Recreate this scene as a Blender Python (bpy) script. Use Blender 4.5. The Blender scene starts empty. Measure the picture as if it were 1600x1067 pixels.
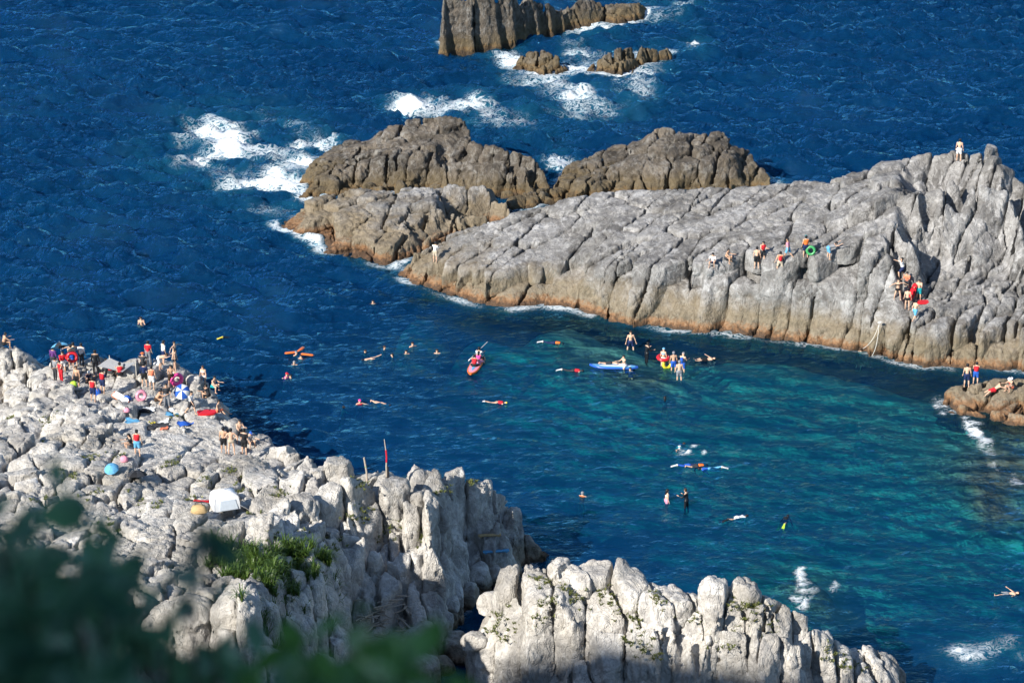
import bpy, math, random, time
import numpy as np
from mathutils import Vector, Matrix, Euler
from mathutils.geometry import delaunay_2d_cdt
from mathutils.bvhtree import BVHTree
T0 = time.time()
def tick(s): print('TICK %-20s %.1f' % (s, time.time() - T0))

# ------------------------------------------------------------------ camera, sky, sun, exposure
scn = bpy.context.scene
COL = scn.collection
CAM_H, PITCH, FPX = 69.0, math.radians(22.5), 4000.0      # metres above the sea, look-down angle, focal length in photo pixels
cam_d = bpy.data.cameras.new('camera'); cam = bpy.data.objects.new('camera', cam_d); COL.objects.link(cam)
cam.location = (0, 0, CAM_H); cam.rotation_euler = (math.pi/2 - PITCH, 0, 0)
cam_d.sensor_width = 36.0; cam_d.lens = 36.0*FPX/1600.0
cam_d.clip_start = 0.2; cam_d.clip_end = 12000
cam_d.dof.use_dof = True; cam_d.dof.focus_distance = 165.0; cam_d.dof.aperture_fstop = 3.4
scn.camera = cam

SUN_EL = math.radians(31.0)
SD = Vector((-0.70, -0.72, 0)).normalized()               # horizontal direction towards the sun
world = bpy.data.worlds.new('World'); scn.world = world; world.use_nodes = True
wn = world.node_tree.nodes; wl = world.node_tree.links
sky = wn.new('ShaderNodeTexSky'); sky.sky_type = 'NISHITA'; sky.sun_disc = False
sky.sun_elevation = SUN_EL; sky.sun_rotation = math.atan2(SD.x, SD.y)
sky.air_density = 1.0; sky.dust_density = 0.3; sky.ozone_density = 3.0
wn['Background'].inputs['Strength'].default_value = 0.10
wl.new(sky.outputs['Color'], wn['Background'].inputs['Color'])
sun_d = bpy.data.lights.new('sun', 'SUN'); sun_d.energy = 5.0; sun_d.angle = math.radians(0.53); sun_d.color = (1.0, 0.94, 0.85)
sun = bpy.data.objects.new('sun', sun_d); COL.objects.link(sun)
sv = Vector((SD.x*math.cos(SUN_EL), SD.y*math.cos(SUN_EL), math.sin(SUN_EL)))
sun.rotation_euler = sv.to_track_quat('Z', 'Y').to_euler(); sun.location = (-60, -40, 120)
scn.view_settings.view_transform = 'Standard'; scn.view_settings.look = 'None'
scn.view_settings.gamma = 1.0; scn.view_settings.exposure = 0.68; scn.view_settings.use_curve_mapping = False
scn.cycles.max_bounces = 5; scn.cycles.transparent_max_bounces = 6

# ------------------------------------------------------------------ pixel -> point
CP, SP = math.cos(PITCH), math.sin(PITCH)
def ray(px, py):
    a, b = (px-800.0)/FPX, (533.5-py)/FPX
    return np.array([a, CP + b*SP, -SP + b*CP])
def P(px, py, z=0.0):                                       # the point at height z seen at a pixel of the photograph
    r = ray(px, py); t = (z - CAM_H)/r[2]
    return np.array([r[0]*t, r[1]*t, z])

# ------------------------------------------------------------------ numpy noise
def _h(i, j, k, s):
    n = (i.astype(np.int64)*374761393 + j.astype(np.int64)*668265263 + k.astype(np.int64)*2147483647 + s*1274126177) & 0xffffffff
    n = ((n ^ (n >> 13))*1274126177) & 0xffffffff
    n = ((n ^ (n >> 16))*2246822519) & 0xffffffff
    return n ^ (n >> 15)
def hf(n): return ((n & 0xffffff)/float(0xffffff)).astype(np.float32)
def vnoise(p, s=0):                                         # value noise, -1..1
    p = np.asarray(p, np.float32); f = np.floor(p); i = f.astype(np.int64); t = p - f; t = t*t*(3-2*t)
    r = 0
    for a in (0, 1):
        wa = t[:, 0] if a else 1-t[:, 0]
        for b in (0, 1):
            wb = t[:, 1] if b else 1-t[:, 1]
            for c in (0, 1):
                wc = t[:, 2] if c else 1-t[:, 2]
                r = r + wa*wb*wc*hf(_h(i[:, 0]+a, i[:, 1]+b, i[:, 2]+c, s))
    return 2*r - 1
def fbm(p, s=0, o=3, g=0.5):
    r = 0; a = 1.0; p = np.asarray(p, np.float32)
    for q in range(o):
        r = r + a*vnoise(p*(2.03**q) + 17.3*q, s+q); a *= g
    return r
def worley(p, s=0):                                         # F1, F2, cell id, offset from cell point
    p = np.asarray(p, np.float32); f = np.floor(p).astype(np.int64); n = len(p)
    F1 = np.full(n, 9e9, np.float32); F2 = np.full(n, 9e9, np.float32)
    ID = np.zeros(n, np.int64); D = np.zeros((n, 3), np.float32)
    for a in (-1, 0, 1):
        for b in (-1, 0, 1):
            for c in (-1, 0, 1):
                i, j, k = f[:, 0]+a, f[:, 1]+b, f[:, 2]+c
                h = _h(i, j, k, s)
                d = np.stack((p[:, 0]-i-0.1-0.8*(h & 1023)/1023.0, p[:, 1]-j-0.1-0.8*((h >> 10) & 1023)/1023.0,
                              p[:, 2]-k-0.1-0.8*((h >> 20) & 1023)/1023.0), 1).astype(np.float32)
                q = (d*d).sum(1)
                nw = q < F1
                F2 = np.where(nw, F1, np.minimum(F2, q)); F1 = np.where(nw, q, F1)
                ID = np.where(nw, h, ID); D = np.where(nw[:, None], d, D)
    return np.sqrt(F1), np.sqrt(F2), ID, D
def rid(ID, k): return hf(((ID*(2654435761+2*k*40503)) & 0xffffffff) >> 7)*2-1 if False else hf(_h(ID, ID >> 8, ID >> 16, 77+k))*2-1

# ------------------------------------------------------------------ mesh helpers
def new_mesh(name, V, F, mat=None, smooth=True):
    me = bpy.data.meshes.new(name); V = np.asarray(V, np.float32); F = np.asarray(F, np.int32)
    me.vertices.add(len(V)); me.vertices.foreach_set('co', V.ravel())
    k = F.shape[1]
    me.loops.add(F.size); me.loops.foreach_set('vertex_index', F.ravel())
    me.polygons.add(len(F)); me.polygons.foreach_set('loop_start', np.arange(0, F.size, k, dtype=np.int32))
    me.polygons.foreach_set('loop_total', np.full(len(F), k, np.int32))
    if smooth: me.polygons.foreach_set('use_smooth', np.ones(len(F), bool))
    me.update(calc_edges=True)
    if mat: me.materials.append(mat)
    return me
def obj(name, me, parent=None, loc=None):
    o = bpy.data.objects.new(name, me); COL.objects.link(o)
    if parent is not None: o.parent = parent
    if loc is not None: o.location = loc
    return o
def tag(o, label=None, cat=None, group=None, kind=None):
    if label: o['label'] = label
    if cat: o['category'] = cat
    if group: o['group'] = group
    if kind: o['kind'] = kind
    return o
def empty(name, loc, rz=0.0):
    o = bpy.data.objects.new(name, None); COL.objects.link(o); o.location = loc; o.rotation_euler = (0, 0, rz); o.empty_display_size = 0.3
    return o

def surface_nets(f, org, vs):                               # f<0 inside; returns verts, quads
    s = f < 0
    nx, ny, nz = f.shape
    acc = np.zeros((nx-1, ny-1, nz-1, 3), np.float32); cnt = np.zeros((nx-1, ny-1, nz-1), np.float32)
    quads = []
    for ax in range(3):
        sl0 = [slice(None)]*3; sl1 = [slice(None)]*3; sl0[ax] = slice(0, -1); sl1[ax] = slice(1, None)
        cr = s[tuple(sl0)] != s[tuple(sl1)]
        I = np.argwhere(cr)
        a = f[tuple(sl0)][cr]; b = f[tuple(sl1)][cr]; t = a/(a-b)
        pos = I.astype(np.float32); pos[:, ax] += t
        o1, o2 = [(1, 2), (2, 0), (0, 1)][ax]
        corner = []
        for d1, d2 in ((-1, -1), (0, -1), (0, 0), (-1, 0)):
            C = I.copy(); C[:, o1] += d1; C[:, o2] += d2
            ok = ((C >= 0) & (C < np.array([nx-1, ny-1, nz-1]))).all(1)
            Cc = np.clip(C, 0, np.array([nx-2, ny-2, nz-2]))
            lin = np.ravel_multi_index(Cc.T, (nx-1, ny-1, nz-1))
            cv = cnt.reshape(-1); cv += np.bincount(lin[ok], minlength=cv.size)
            av = acc.reshape(-1, 3)
            for q in range(3): av[:, q] += np.bincount(lin[ok], pos[ok, q], minlength=len(av)).astype(np.float32)
            corner.append((lin, ok))
        okk = corner[0][1] & corner[1][1] & corner[2][1] & corner[3][1]
        Q = np.stack([c[0] for c in corner], 1)[okk]
        fl = (a < 0)[okk]
        Q = np.where(fl[:, None], Q, Q[:, ::-1])
        quads.append(Q)
    Q = np.concatenate(quads)
    used = np.zeros(cnt.size, bool); used[Q.ravel()] = True
    idx = np.cumsum(used)-1
    V = acc.reshape(-1, 3)[used]/cnt.reshape(-1)[used][:, None]
    return V*vs + np.asarray(org, np.float32), idx[Q].astype(np.int32)
def vnormals(V, Q):
    n = np.cross(V[Q[:, 2]]-V[Q[:, 0]], V[Q[:, 3]]-V[Q[:, 1]])
    N = np.zeros_like(V)
    for k in range(4):
        for q in range(3): N[:, q] += np.bincount(Q[:, k], n[:, q], minlength=len(V))
    return (N/np.maximum(np.linalg.norm(N, axis=1, keepdims=True), 1e-9)).astype(np.float32)
def subdivide(V, Q):
    nV = len(V); E = np.concatenate([np.stack((Q[:, k], Q[:, (k+1) % 4]), 1) for k in range(4)]); E.sort(1)
    key = E[:, 0].astype(np.int64)*nV + E[:, 1]
    u, inv = np.unique(key, return_inverse=True); inv = inv.reshape(-1)
    e0, e1 = (u//nV).astype(np.int64), (u % nV).astype(np.int64)
    Ev = (V[e0]+V[e1])*0.5; Fv = V[Q].mean(1); nq = len(Q)
    m = [nV + inv[k*nq:(k+1)*nq] for k in range(4)]; c = nV+len(u)+np.arange(nq)
    Q2 = np.concatenate([np.stack((Q[:, k], m[k], c, m[(k+3) % 4]), 1) for k in range(4)])
    return np.concatenate((V, Ev, Fv)).astype(np.float32), Q2.astype(np.int32)
def smooth_verts(V, Q, it=1, w=0.5):
    for _ in range(it):
        A = np.zeros_like(V); C = np.zeros(len(V), np.float32)
        for k in range(4):
            a, b = Q[:, k], Q[:, (k+1) % 4]
            for x, y in ((a, b), (b, a)):
                C += np.bincount(x, minlength=len(V))
                for q in range(3): A[:, q] += np.bincount(x, V[y, q], minlength=len(V))
        V = V*(1-w) + w*A/np.maximum(C, 1)[:, None]
    return V.astype(np.float32)

# ------------------------------------------------------------------ materials
def mat(name):
    m = bpy.data.materials.new(name); m.use_nodes = True
    return m, m.node_tree.nodes, m.node_tree.links, m.node_tree.nodes['Principled BSDF']
def node(N, t, **kw):
    n = N.new(t)
    for k, v in kw.items():
        if k in n.inputs: n.inputs[k].default_value = v
        else: setattr(n, k, v)
    return n
def ramp(N, stops, interp='LINEAR'):
    r = N.new('ShaderNodeValToRGB'); r.color_ramp.interpolation = interp
    while len(r.color_ramp.elements) < len(stops): r.color_ramp.elements.new(0.5)
    for e, (p, c) in zip(r.color_ramp.elements, stops):
        e.position = p; e.color = (*c, 1) if len(c) == 3 else c
    return r
def mixc(N, L, fac, a, b, mode='MIX'):
    m = N.new('ShaderNodeMix'); m.data_type = 'RGBA'; m.blend_type = mode
    for v, i in ((fac, 0), (a, 6), (b, 7)):
        if hasattr(v, 'links') or isinstance(v, bpy.types.NodeSocket): L.new(v, m.inputs[i])
        elif i == 0: m.inputs[0].default_value = v
        else: m.inputs[i].default_value = (*v, 1)
    return m.outputs[2]
def mth(N, L, op, a, b=None, c=None, clamp=False):
    m = N.new('ShaderNodeMath'); m.operation = op; m.use_clamp = clamp
    for i, v in enumerate((a, b, c)):
        if v is None: continue
        if isinstance(v, bpy.types.NodeSocket): L.new(v, m.inputs[i])
        else: m.inputs[i].default_value = v
    return m.outputs[0]
PLAIN = {}
def plain(name, col, rough=0.6, var=0.12, scale=9.0, spec=0.3):
    if name in PLAIN: return PLAIN[name]
    m, N, L, B = mat(name)
    tc = node(N, 'ShaderNodeTexCoord'); n = node(N, 'ShaderNodeTexNoise', Scale=scale, Detail=3.0); L.new(tc.outputs['Object'], n.inputs['Vector'])
    r = ramp(N, [(0.3, tuple(c*(1-var) for c in col)), (0.7, tuple(min(1, c*(1+var)) for c in col))]); L.new(n.outputs['Fac'], r.inputs['Fac'])
    L.new(r.outputs['Color'], B.inputs['Base Color']); B.inputs['Roughness'].default_value = rough; B.inputs['Specular IOR Level'].default_value = spec
    PLAIN[name] = m
    return m

def rock_material(name, light, dark, salt, tide, tide_z, tan, tan_z, wet=0.35):
    """grey jointed rock: mottled grey, pale salt and lichen film, tan and orange bands in the tidal zone"""
    m, N, L, B = mat(name)
    g = node(N, 'ShaderNodeNewGeometry'); pos = g.outputs['Position']
    n1 = node(N, 'ShaderNodeTexNoise', Scale=0.55, Detail=6.0, Roughness=0.6); L.new(pos, n1.inputs['Vector'])
    n2 = node(N, 'ShaderNodeTexNoise', Scale=3.3, Detail=5.0, Roughness=0.65); L.new(pos, n2.inputs['Vector'])
    n3 = node(N, 'ShaderNodeTexNoise', Scale=14.0, Detail=3.0); L.new(pos, n3.inputs['Vector'])
    r1 = ramp(N, [(0.33, dark), (0.62, light)]); L.new(n1.outputs['Fac'], r1.inputs['Fac'])
    r2 = ramp(N, [(0.3, (0.62, 0.61, 0.60)), (0.68, (1.0, 1.0, 1.0))]); L.new(n2.outputs['Fac'], r2.inputs['Fac'])
    c = mixc(N, L, 0.85, r1.outputs['Color'], r2.outputs['Color'], 'MULTIPLY')
    ns = node(N, 'ShaderNodeTexNoise', Scale=0.9, Detail=7.0, Roughness=0.7, Distortion=0.6); L.new(pos, ns.inputs['Vector'])
    rs = ramp(N, [(0.52, (0, 0, 0)), (0.66, (0.75, 0.75, 0.75))]); L.new(ns.outputs['Fac'], rs.inputs['Fac'])
    sp = node(N, 'ShaderNodeSeparateXYZ'); L.new(pos, sp.inputs[0])
    c = mixc(N, L, rs.outputs['Color'], c, salt)
    nv = node(N, 'ShaderNodeTexNoise', Scale=0.55, Detail=4.0, Roughness=0.55, Distortion=1.3); L.new(pos, nv.inputs['Vector'])
    vn = mth(N, L, 'SUBTRACT', 1.0, mth(N, L, 'MULTIPLY', mth(N, L, 'ABSOLUTE', mth(N, L, 'SUBTRACT', nv.outputs['Fac'], 0.5)), 38.0), clamp=True)
    c = mixc(N, L, mth(N, L, 'MULTIPLY', vn, 0.45), c, salt)
    nd = node(N, 'ShaderNodeTexNoise', Scale=0.23, Detail=5.0, Roughness=0.6); L.new(pos, nd.inputs['Vector'])
    rd = ramp(N, [(0.35, (0.62, 0.60, 0.57)), (0.6, (1.08, 1.06, 1.04))]); L.new(nd.outputs['Fac'], rd.inputs['Fac'])
    c = mixc(N, L, 0.9, c, rd.outputs['Color'], 'MULTIPLY')
    # height bands, edges broken up by noise
    zz = mth(N, L, 'ADD', sp.outputs['Z'], mth(N, L, 'MULTIPLY', mth(N, L, 'SUBTRACT', n1.outputs['Fac'], 0.5), 3.0))
    zz = mth(N, L, 'ADD', zz, mth(N, L, 'MULTIPLY', mth(N, L, 'SUBTRACT', n2.outputs['Fac'], 0.5), 0.8))
    ft = mth(N, L, 'SUBTRACT', 1.0, mth(N, L, 'DIVIDE', mth(N, L, 'SUBTRACT', zz, tan_z*0.45), tan_z*0.55), clamp=True)
    ft = mth(N, L, 'MULTIPLY', ft, 0.85)
    c = mixc(N, L, ft, c, mixc(N, L, 0.8, tan, r2.outputs['Color'], 'MULTIPLY'))
    z2 = mth(N, L, 'ADD', sp.outputs['Z'], mth(N, L, 'MULTIPLY', mth(N, L, 'SUBTRACT', n2.outputs['Fac'], 0.5), 1.1))
    fo = mth(N, L, 'SUBTRACT', 1.0, mth(N, L, 'DIVIDE', mth(N, L, 'SUBTRACT', z2, tide_z*0.4), tide_z*0.7), clamp=True)
    fo = mth(N, L, 'MULTIPLY', fo, 0.8)
    c = mixc(N, L, fo, c, tide)
    na = node(N, 'ShaderNodeTexNoise', Scale=1.6, Detail=5.0, Roughness=0.7); L.new(pos, na.inputs['Vector'])
    ra = ramp(N, [(0.5, (0, 0, 0)), (0.62, (1, 1, 1))]); L.new(na.outputs['Fac'], ra.inputs['Fac'])
    fa = mth(N, L, 'MULTIPLY', ra.outputs['Color'], mth(N, L, 'SUBTRACT', 1.0, mth(N, L, 'DIVIDE', mth(N, L, 'SUBTRACT', z2, 0.5), 1.2), clamp=True))
    c = mixc(N, L, mth(N, L, 'MULTIPLY', fa, 0.6), c, (0.06, 0.05, 0.035))
    fw = mth(N, L, 'SUBTRACT', 1.0, mth(N, L, 'DIVIDE', mth(N, L, 'SUBTRACT', z2, 0.1), 0.3), clamp=True)
    c = mixc(N, L, mth(N, L, 'MULTIPLY', fw, 0.8), c, (0.045, 0.035, 0.028))
    L.new(c, B.inputs['Base Color'])
    B.inputs['Roughness'].default_value = 0.82; B.inputs['Specular IOR Level'].default_value = 0.25
    # fine relief: grain, small joints
    v = node(N, 'ShaderNodeTexVoronoi', feature='DISTANCE_TO_EDGE', Scale=2.6)
    mp = node(N, 'ShaderNodeMapping'); mp.inputs['Scale'].default_value = (1.0, 1.0, 0.45); mp.inputs['Rotation'].default_value = (0.1, 0.15, 0.5)
    wv = node(N, 'ShaderNodeMix', data_type='VECTOR'); wv.inputs[0].default_value = 0.12; L.new(pos, wv.inputs[4]); L.new(n2.outputs['Color'], wv.inputs[5])
    L.new(wv.outputs[1], mp.inputs['Vector']); L.new(mp.outputs['Vector'], v.inputs['Vector'])
    rv = ramp(N, [(0.0, (0, 0, 0)), (0.07, (1, 1, 1))]); L.new(v.outputs['Distance'], rv.inputs['Fac'])
    h = mth(N, L, 'ADD', mth(N, L, 'MULTIPLY', n2.outputs['Fac'], 0.12), mth(N, L, 'MULTIPLY', n3.outputs['Fac'], 0.05))
    h = mth(N, L, 'ADD', h, mth(N, L, 'MULTIPLY', rv.outputs['Color'], mth(N, L, 'MULTIPLY', mth(N, L, 'SUBTRACT', n1.outputs['Fac'], 0.48, clamp=True), 0.25)))
    n4 = node(N, 'ShaderNodeTexNoise', Scale=2.2, Detail=3.0, Roughness=0.5, Distortion=0.8); mp4 = node(N, 'ShaderNodeMapping'); mp4.inputs['Scale'].default_value = (1, 1, 0.5); L.new(pos, mp4.inputs['Vector']); L.new(mp4.outputs['Vector'], n4.inputs['Vector'])
    vein = mth(N, L, 'MINIMUM', mth(N, L, 'MULTIPLY', mth(N, L, 'ABSOLUTE', mth(N, L, 'SUBTRACT', n4.outputs['Fac'], 0.5)), 22.0), 1.0)
    h = mth(N, L, 'ADD', h, mth(N, L, 'MULTIPLY', vein, 0.035))
    b = node(N, 'ShaderNodeBump', Strength=0.9, Distance=1.0); L.new(h, b.inputs['Height']); L.new(b.outputs['Normal'], B.inputs['Normal'])
    return m
M_HEAD = rock_material('grey_headland_rock', (0.345, 0.345, 0.345), (0.15, 0.148, 0.147), (0.50, 0.505, 0.51), (0.30, 0.135, 0.05), 0.65, (0.245, 0.195, 0.125), 2.9)
M_OUT = rock_material('brown_sea_rock', (0.185, 0.16, 0.13), (0.06, 0.055, 0.05), (0.27, 0.265, 0.25), (0.19, 0.115, 0.045), 0.6, (0.15, 0.115, 0.065), 1.9)
M_NEAR = rock_material('pale_grey_rock', (0.65, 0.63, 0.585), (0.37, 0.365, 0.36), (0.74, 0.73, 0.70), (0.25, 0.14, 0.07), 0.5, (0.30, 0.24, 0.17), 1.6)

def grid_mesh(ax, ay, Z):
    X, Y = np.meshgrid(ax, ay, indexing='ij'); nx, ny = X.shape
    i = np.arange(nx*ny).reshape(nx, ny)
    Q = np.stack((i[:-1, :-1].ravel(), i[1:, :-1].ravel(), i[1:, 1:].ravel(), i[:-1, 1:].ravel()), 1)
    return np.stack((X.ravel(), Y.ravel(), Z.ravel()), 1), Q
# ------------------------------------------------------------------ rock formations
def densify(line, step):
    out = []
    for a, b in zip(line[:-1], line[1:]):
        n = max(1, int(np.linalg.norm(b[:2]-a[:2])/step))
        for i in range(n): out.append(a + (b-a)*i/n)
    out.append(line[-1]); return out
def in_poly(x, y, poly):
    r = np.zeros(x.shape, bool); n = len(poly); j = n-1
    for i in range(n):
        xi, yi = poly[i][:2]; xj, yj = poly[j][:2]
        if yi != yj:
            c = ((yi > y) != (yj > y)) & (x < (xj-xi)*(y-yi)/(yj-yi)+xi); r ^= c
        j = i
    return r
def dist_poly(x, y, poly):
    d = np.full(x.shape, 9e9); n = len(poly)
    for i in range(n):
        ax, ay = poly[i][:2]; bx, by = poly[(i+1) % n][:2]
        dx, dy = bx-ax, by-ay; t = np.clip(((x-ax)*dx+(y-ay)*dy)/max(dx*dx+dy*dy, 1e-9), 0, 1)
        d = np.minimum(d, np.hypot(x-ax-t*dx, y-ay-t*dy))
    return d
def blur(a, n):
    for _ in range(n):
        p = np.pad(a, 1, mode='edge'); a = (p[:-2, 1:-1]+p[2:, 1:-1]+p[1:-1, :-2]+p[1:-1, 2:]+4*p[1:-1, 1:-1])/8
    return a
FOOT = []                                                   # footprints of the rocks at the water line
def base_height(water, lines, ridge, back, floor=-2.0, cell=0.18, blurs=1, extra=()):
    """heights over a grid, from a triangulated net of the lines seen in the photograph; the unseen back falls to the water"""
    W = [P(*p) if len(p) == 2 else P(*p) for p in water]
    R = [P(*p) for p in ridge]
    bk = back if isinstance(back, (list, tuple)) else [back]*len(R)
    B0 = [np.array([r[0], r[1]+b, 0.0]) for r, b in zip(R, bk)]
    foot = [np.array([w[0], w[1], 0]) for w in W] + B0[::-1]
    FOOT.append(foot)
    pts = densify(W, 0.7) + densify(R, 0.7) + densify(B0, 0.9)
    for a, b, c in zip(R, B0, bk): pts.append(np.array([a[0], a[1]+0.45*c, a[2]*0.8]))
    for l in lines: pts += densify([P(*p) for p in l], 0.7)
    for e in extra: pts.append(np.array(e, float))
    A = np.array(pts); lo = A[:, :2].min(0)-3.0; hi = A[:, :2].max(0)+3.0
    gx, gy = np.meshgrid(np.arange(lo[0]-1, hi[0]+1, 1.3), np.arange(lo[1]-1, hi[1]+1, 1.3), indexing='ij')
    gx, gy = gx.ravel(), gy.ravel()
    ins = in_poly(gx, gy, foot); dd = dist_poly(gx, gy, foot)
    k = (~ins) & (dd > 0.7)
    A = np.concatenate((A, np.stack((gx[k], gy[k], np.maximum(floor, -dd[k]*1.6)), 1)))
    A[:, :2] += np.random.RandomState(5).uniform(-1e-3, 1e-3, (len(A), 2))
    v, e, f, ov, oe, of = delaunay_2d_cdt([Vector((a[0], a[1])) for a in A], [], [], 0, 1e-4)
    Z = np.array([A[o[0], 2] if len(o) else 0 for o in ov]); v = np.array([(a.x, a.y) for a in v])
    nx, ny = int((hi[0]-lo[0])/cell)+1, int((hi[1]-lo[1])/cell)+1
    H = np.full((nx, ny), floor, np.float32)
    for t in f:
        p = v[list(t)]; z = Z[list(t)]
        i0, j0 = np.maximum(np.floor((p.min(0)-lo)/cell).astype(int), 0); i1, j1 = np.minimum(np.ceil((p.max(0)-lo)/cell).astype(int)+1, (nx, ny))
        if i1 <= i0 or j1 <= j0: continue
        X, Y = np.meshgrid(lo[0]+np.arange(i0, i1)*cell, lo[1]+np.arange(j0, j1)*cell, indexing='ij')
        d = (p[1, 1]-p[2, 1])*(p[0, 0]-p[2, 0])+(p[2, 0]-p[1, 0])*(p[0, 1]-p[2, 1])
        if abs(d) < 1e-9: continue
        a = ((p[1, 1]-p[2, 1])*(X-p[2, 0])+(p[2, 0]-p[1, 0])*(Y-p[2, 1]))/d
        b = ((p[2, 1]-p[0, 1])*(X-p[2, 0])+(p[0, 0]-p[2, 0])*(Y-p[2, 1]))/d
        m = (a >= -1e-4) & (b >= -1e-4) & (a+b <= 1.0001)
        H[i0:i1, j0:j1][m] = (a*z[0]+b*z[1]+(1-a-b)*z[2])[m]
    return blur(H, blurs), lo, cell
def rot3(rx, ry, rz): return np.array(Euler((rx, ry, rz)).to_matrix(), np.float32)
def pix(V):
    d = V-np.array([0, 0, CAM_H], np.float32); dep = d[:, 1]*CP-d[:, 2]*SP
    return 800+FPX*d[:, 0]/dep, 533.5-FPX*(d[:, 1]*SP+d[:, 2]*CP)/dep
def bilin(H, lo, cell, x, y):
    u = np.clip((x-lo[0])/cell, 0, H.shape[0]-1.001); v = np.clip((y-lo[1])/cell, 0, H.shape[1]-1.001)
    i, j = u.astype(int), v.astype(int); a, b = (u-i).astype(np.float32), (v-j).astype(np.float32)
    return H[i, j]*(1-a)*(1-b)+H[i+1, j]*a*(1-b)+H[i, j+1]*(1-a)*b+H[i+1, j+1]*a*b
_ta = np.arange(96); _tg = np.stack(np.meshgrid(_ta, _ta, _ta, indexing='ij'), -1).reshape(-1, 3).astype(np.float32)*0.125   # 12 m periodic noise volume, read without interpolation
def _per(p, per, sd):
    f = np.floor(p).astype(np.int64); t = p-f; t = t*t*(3-2*t); r = 0
    for a in (0, 1):
        for b in (0, 1):
            for c in (0, 1):
                w = (t[:, 0] if a else 1-t[:, 0])*(t[:, 1] if b else 1-t[:, 1])*(t[:, 2] if c else 1-t[:, 2])
                r = r+w*hf(_h((f[:, 0]+a) % per, (f[:, 1]+b) % per, (f[:, 2]+c) % per, sd))
    return 2*r-1
NTAB = (0.7*_per(_tg, 12, 1)+0.4*_per(_tg*2.0, 24, 2)).reshape(96, 96, 96).astype(np.float32); del _tg
def ntab(X, Y, Z):
    return NTAB[np.ix_((X/0.125).astype(int) % 96, (Y/0.125).astype(int) % 96, (Z/0.125).astype(int) % 96)]
STYLE = {  # joint spacing (x, y), joint direction, voxel, flat-topped, random rise, gap, edge rounding, top tilt, side roughness, fine joint size, fine joint depth
 'head': dict(size=(1.6, 4.2), rot=-0.75, vox=0.128, lift=0.22, flat=0.2, rise=0.05, gap=0.05, rnd=0.06, tilt=0.045, rough=0.035, fine=0.7, fdep=0.10, shut=0.42, smin=0.4, facet=((1.3, 0.7), (0.5, 0.55))),
 'out': dict(size=(1.4, 2.4), rot=-0.8, vox=0.13, lift=0.15, flat=0.5, rise=0.16, gap=0.05, rnd=0.08, tilt=0.13, rough=0.05, fine=0.55, fdep=0.13, shut=0.3, smin=0.42, facet=((0.95, 0.8), (0.42, 0.6))),
 'near': dict(size=(1.3, 1.7), rot=-0.3, vox=0.11, lift=0.25, flat=0.6, rise=0.24, gap=0.05, rnd=0.05, tilt=0.22, rough=0.04, fine=0.5, fdep=0.12, shut=0.25, smin=0.40, facet=((0.95, 0.85), (0.4, 0.65))),
}
SURF = []
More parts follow.
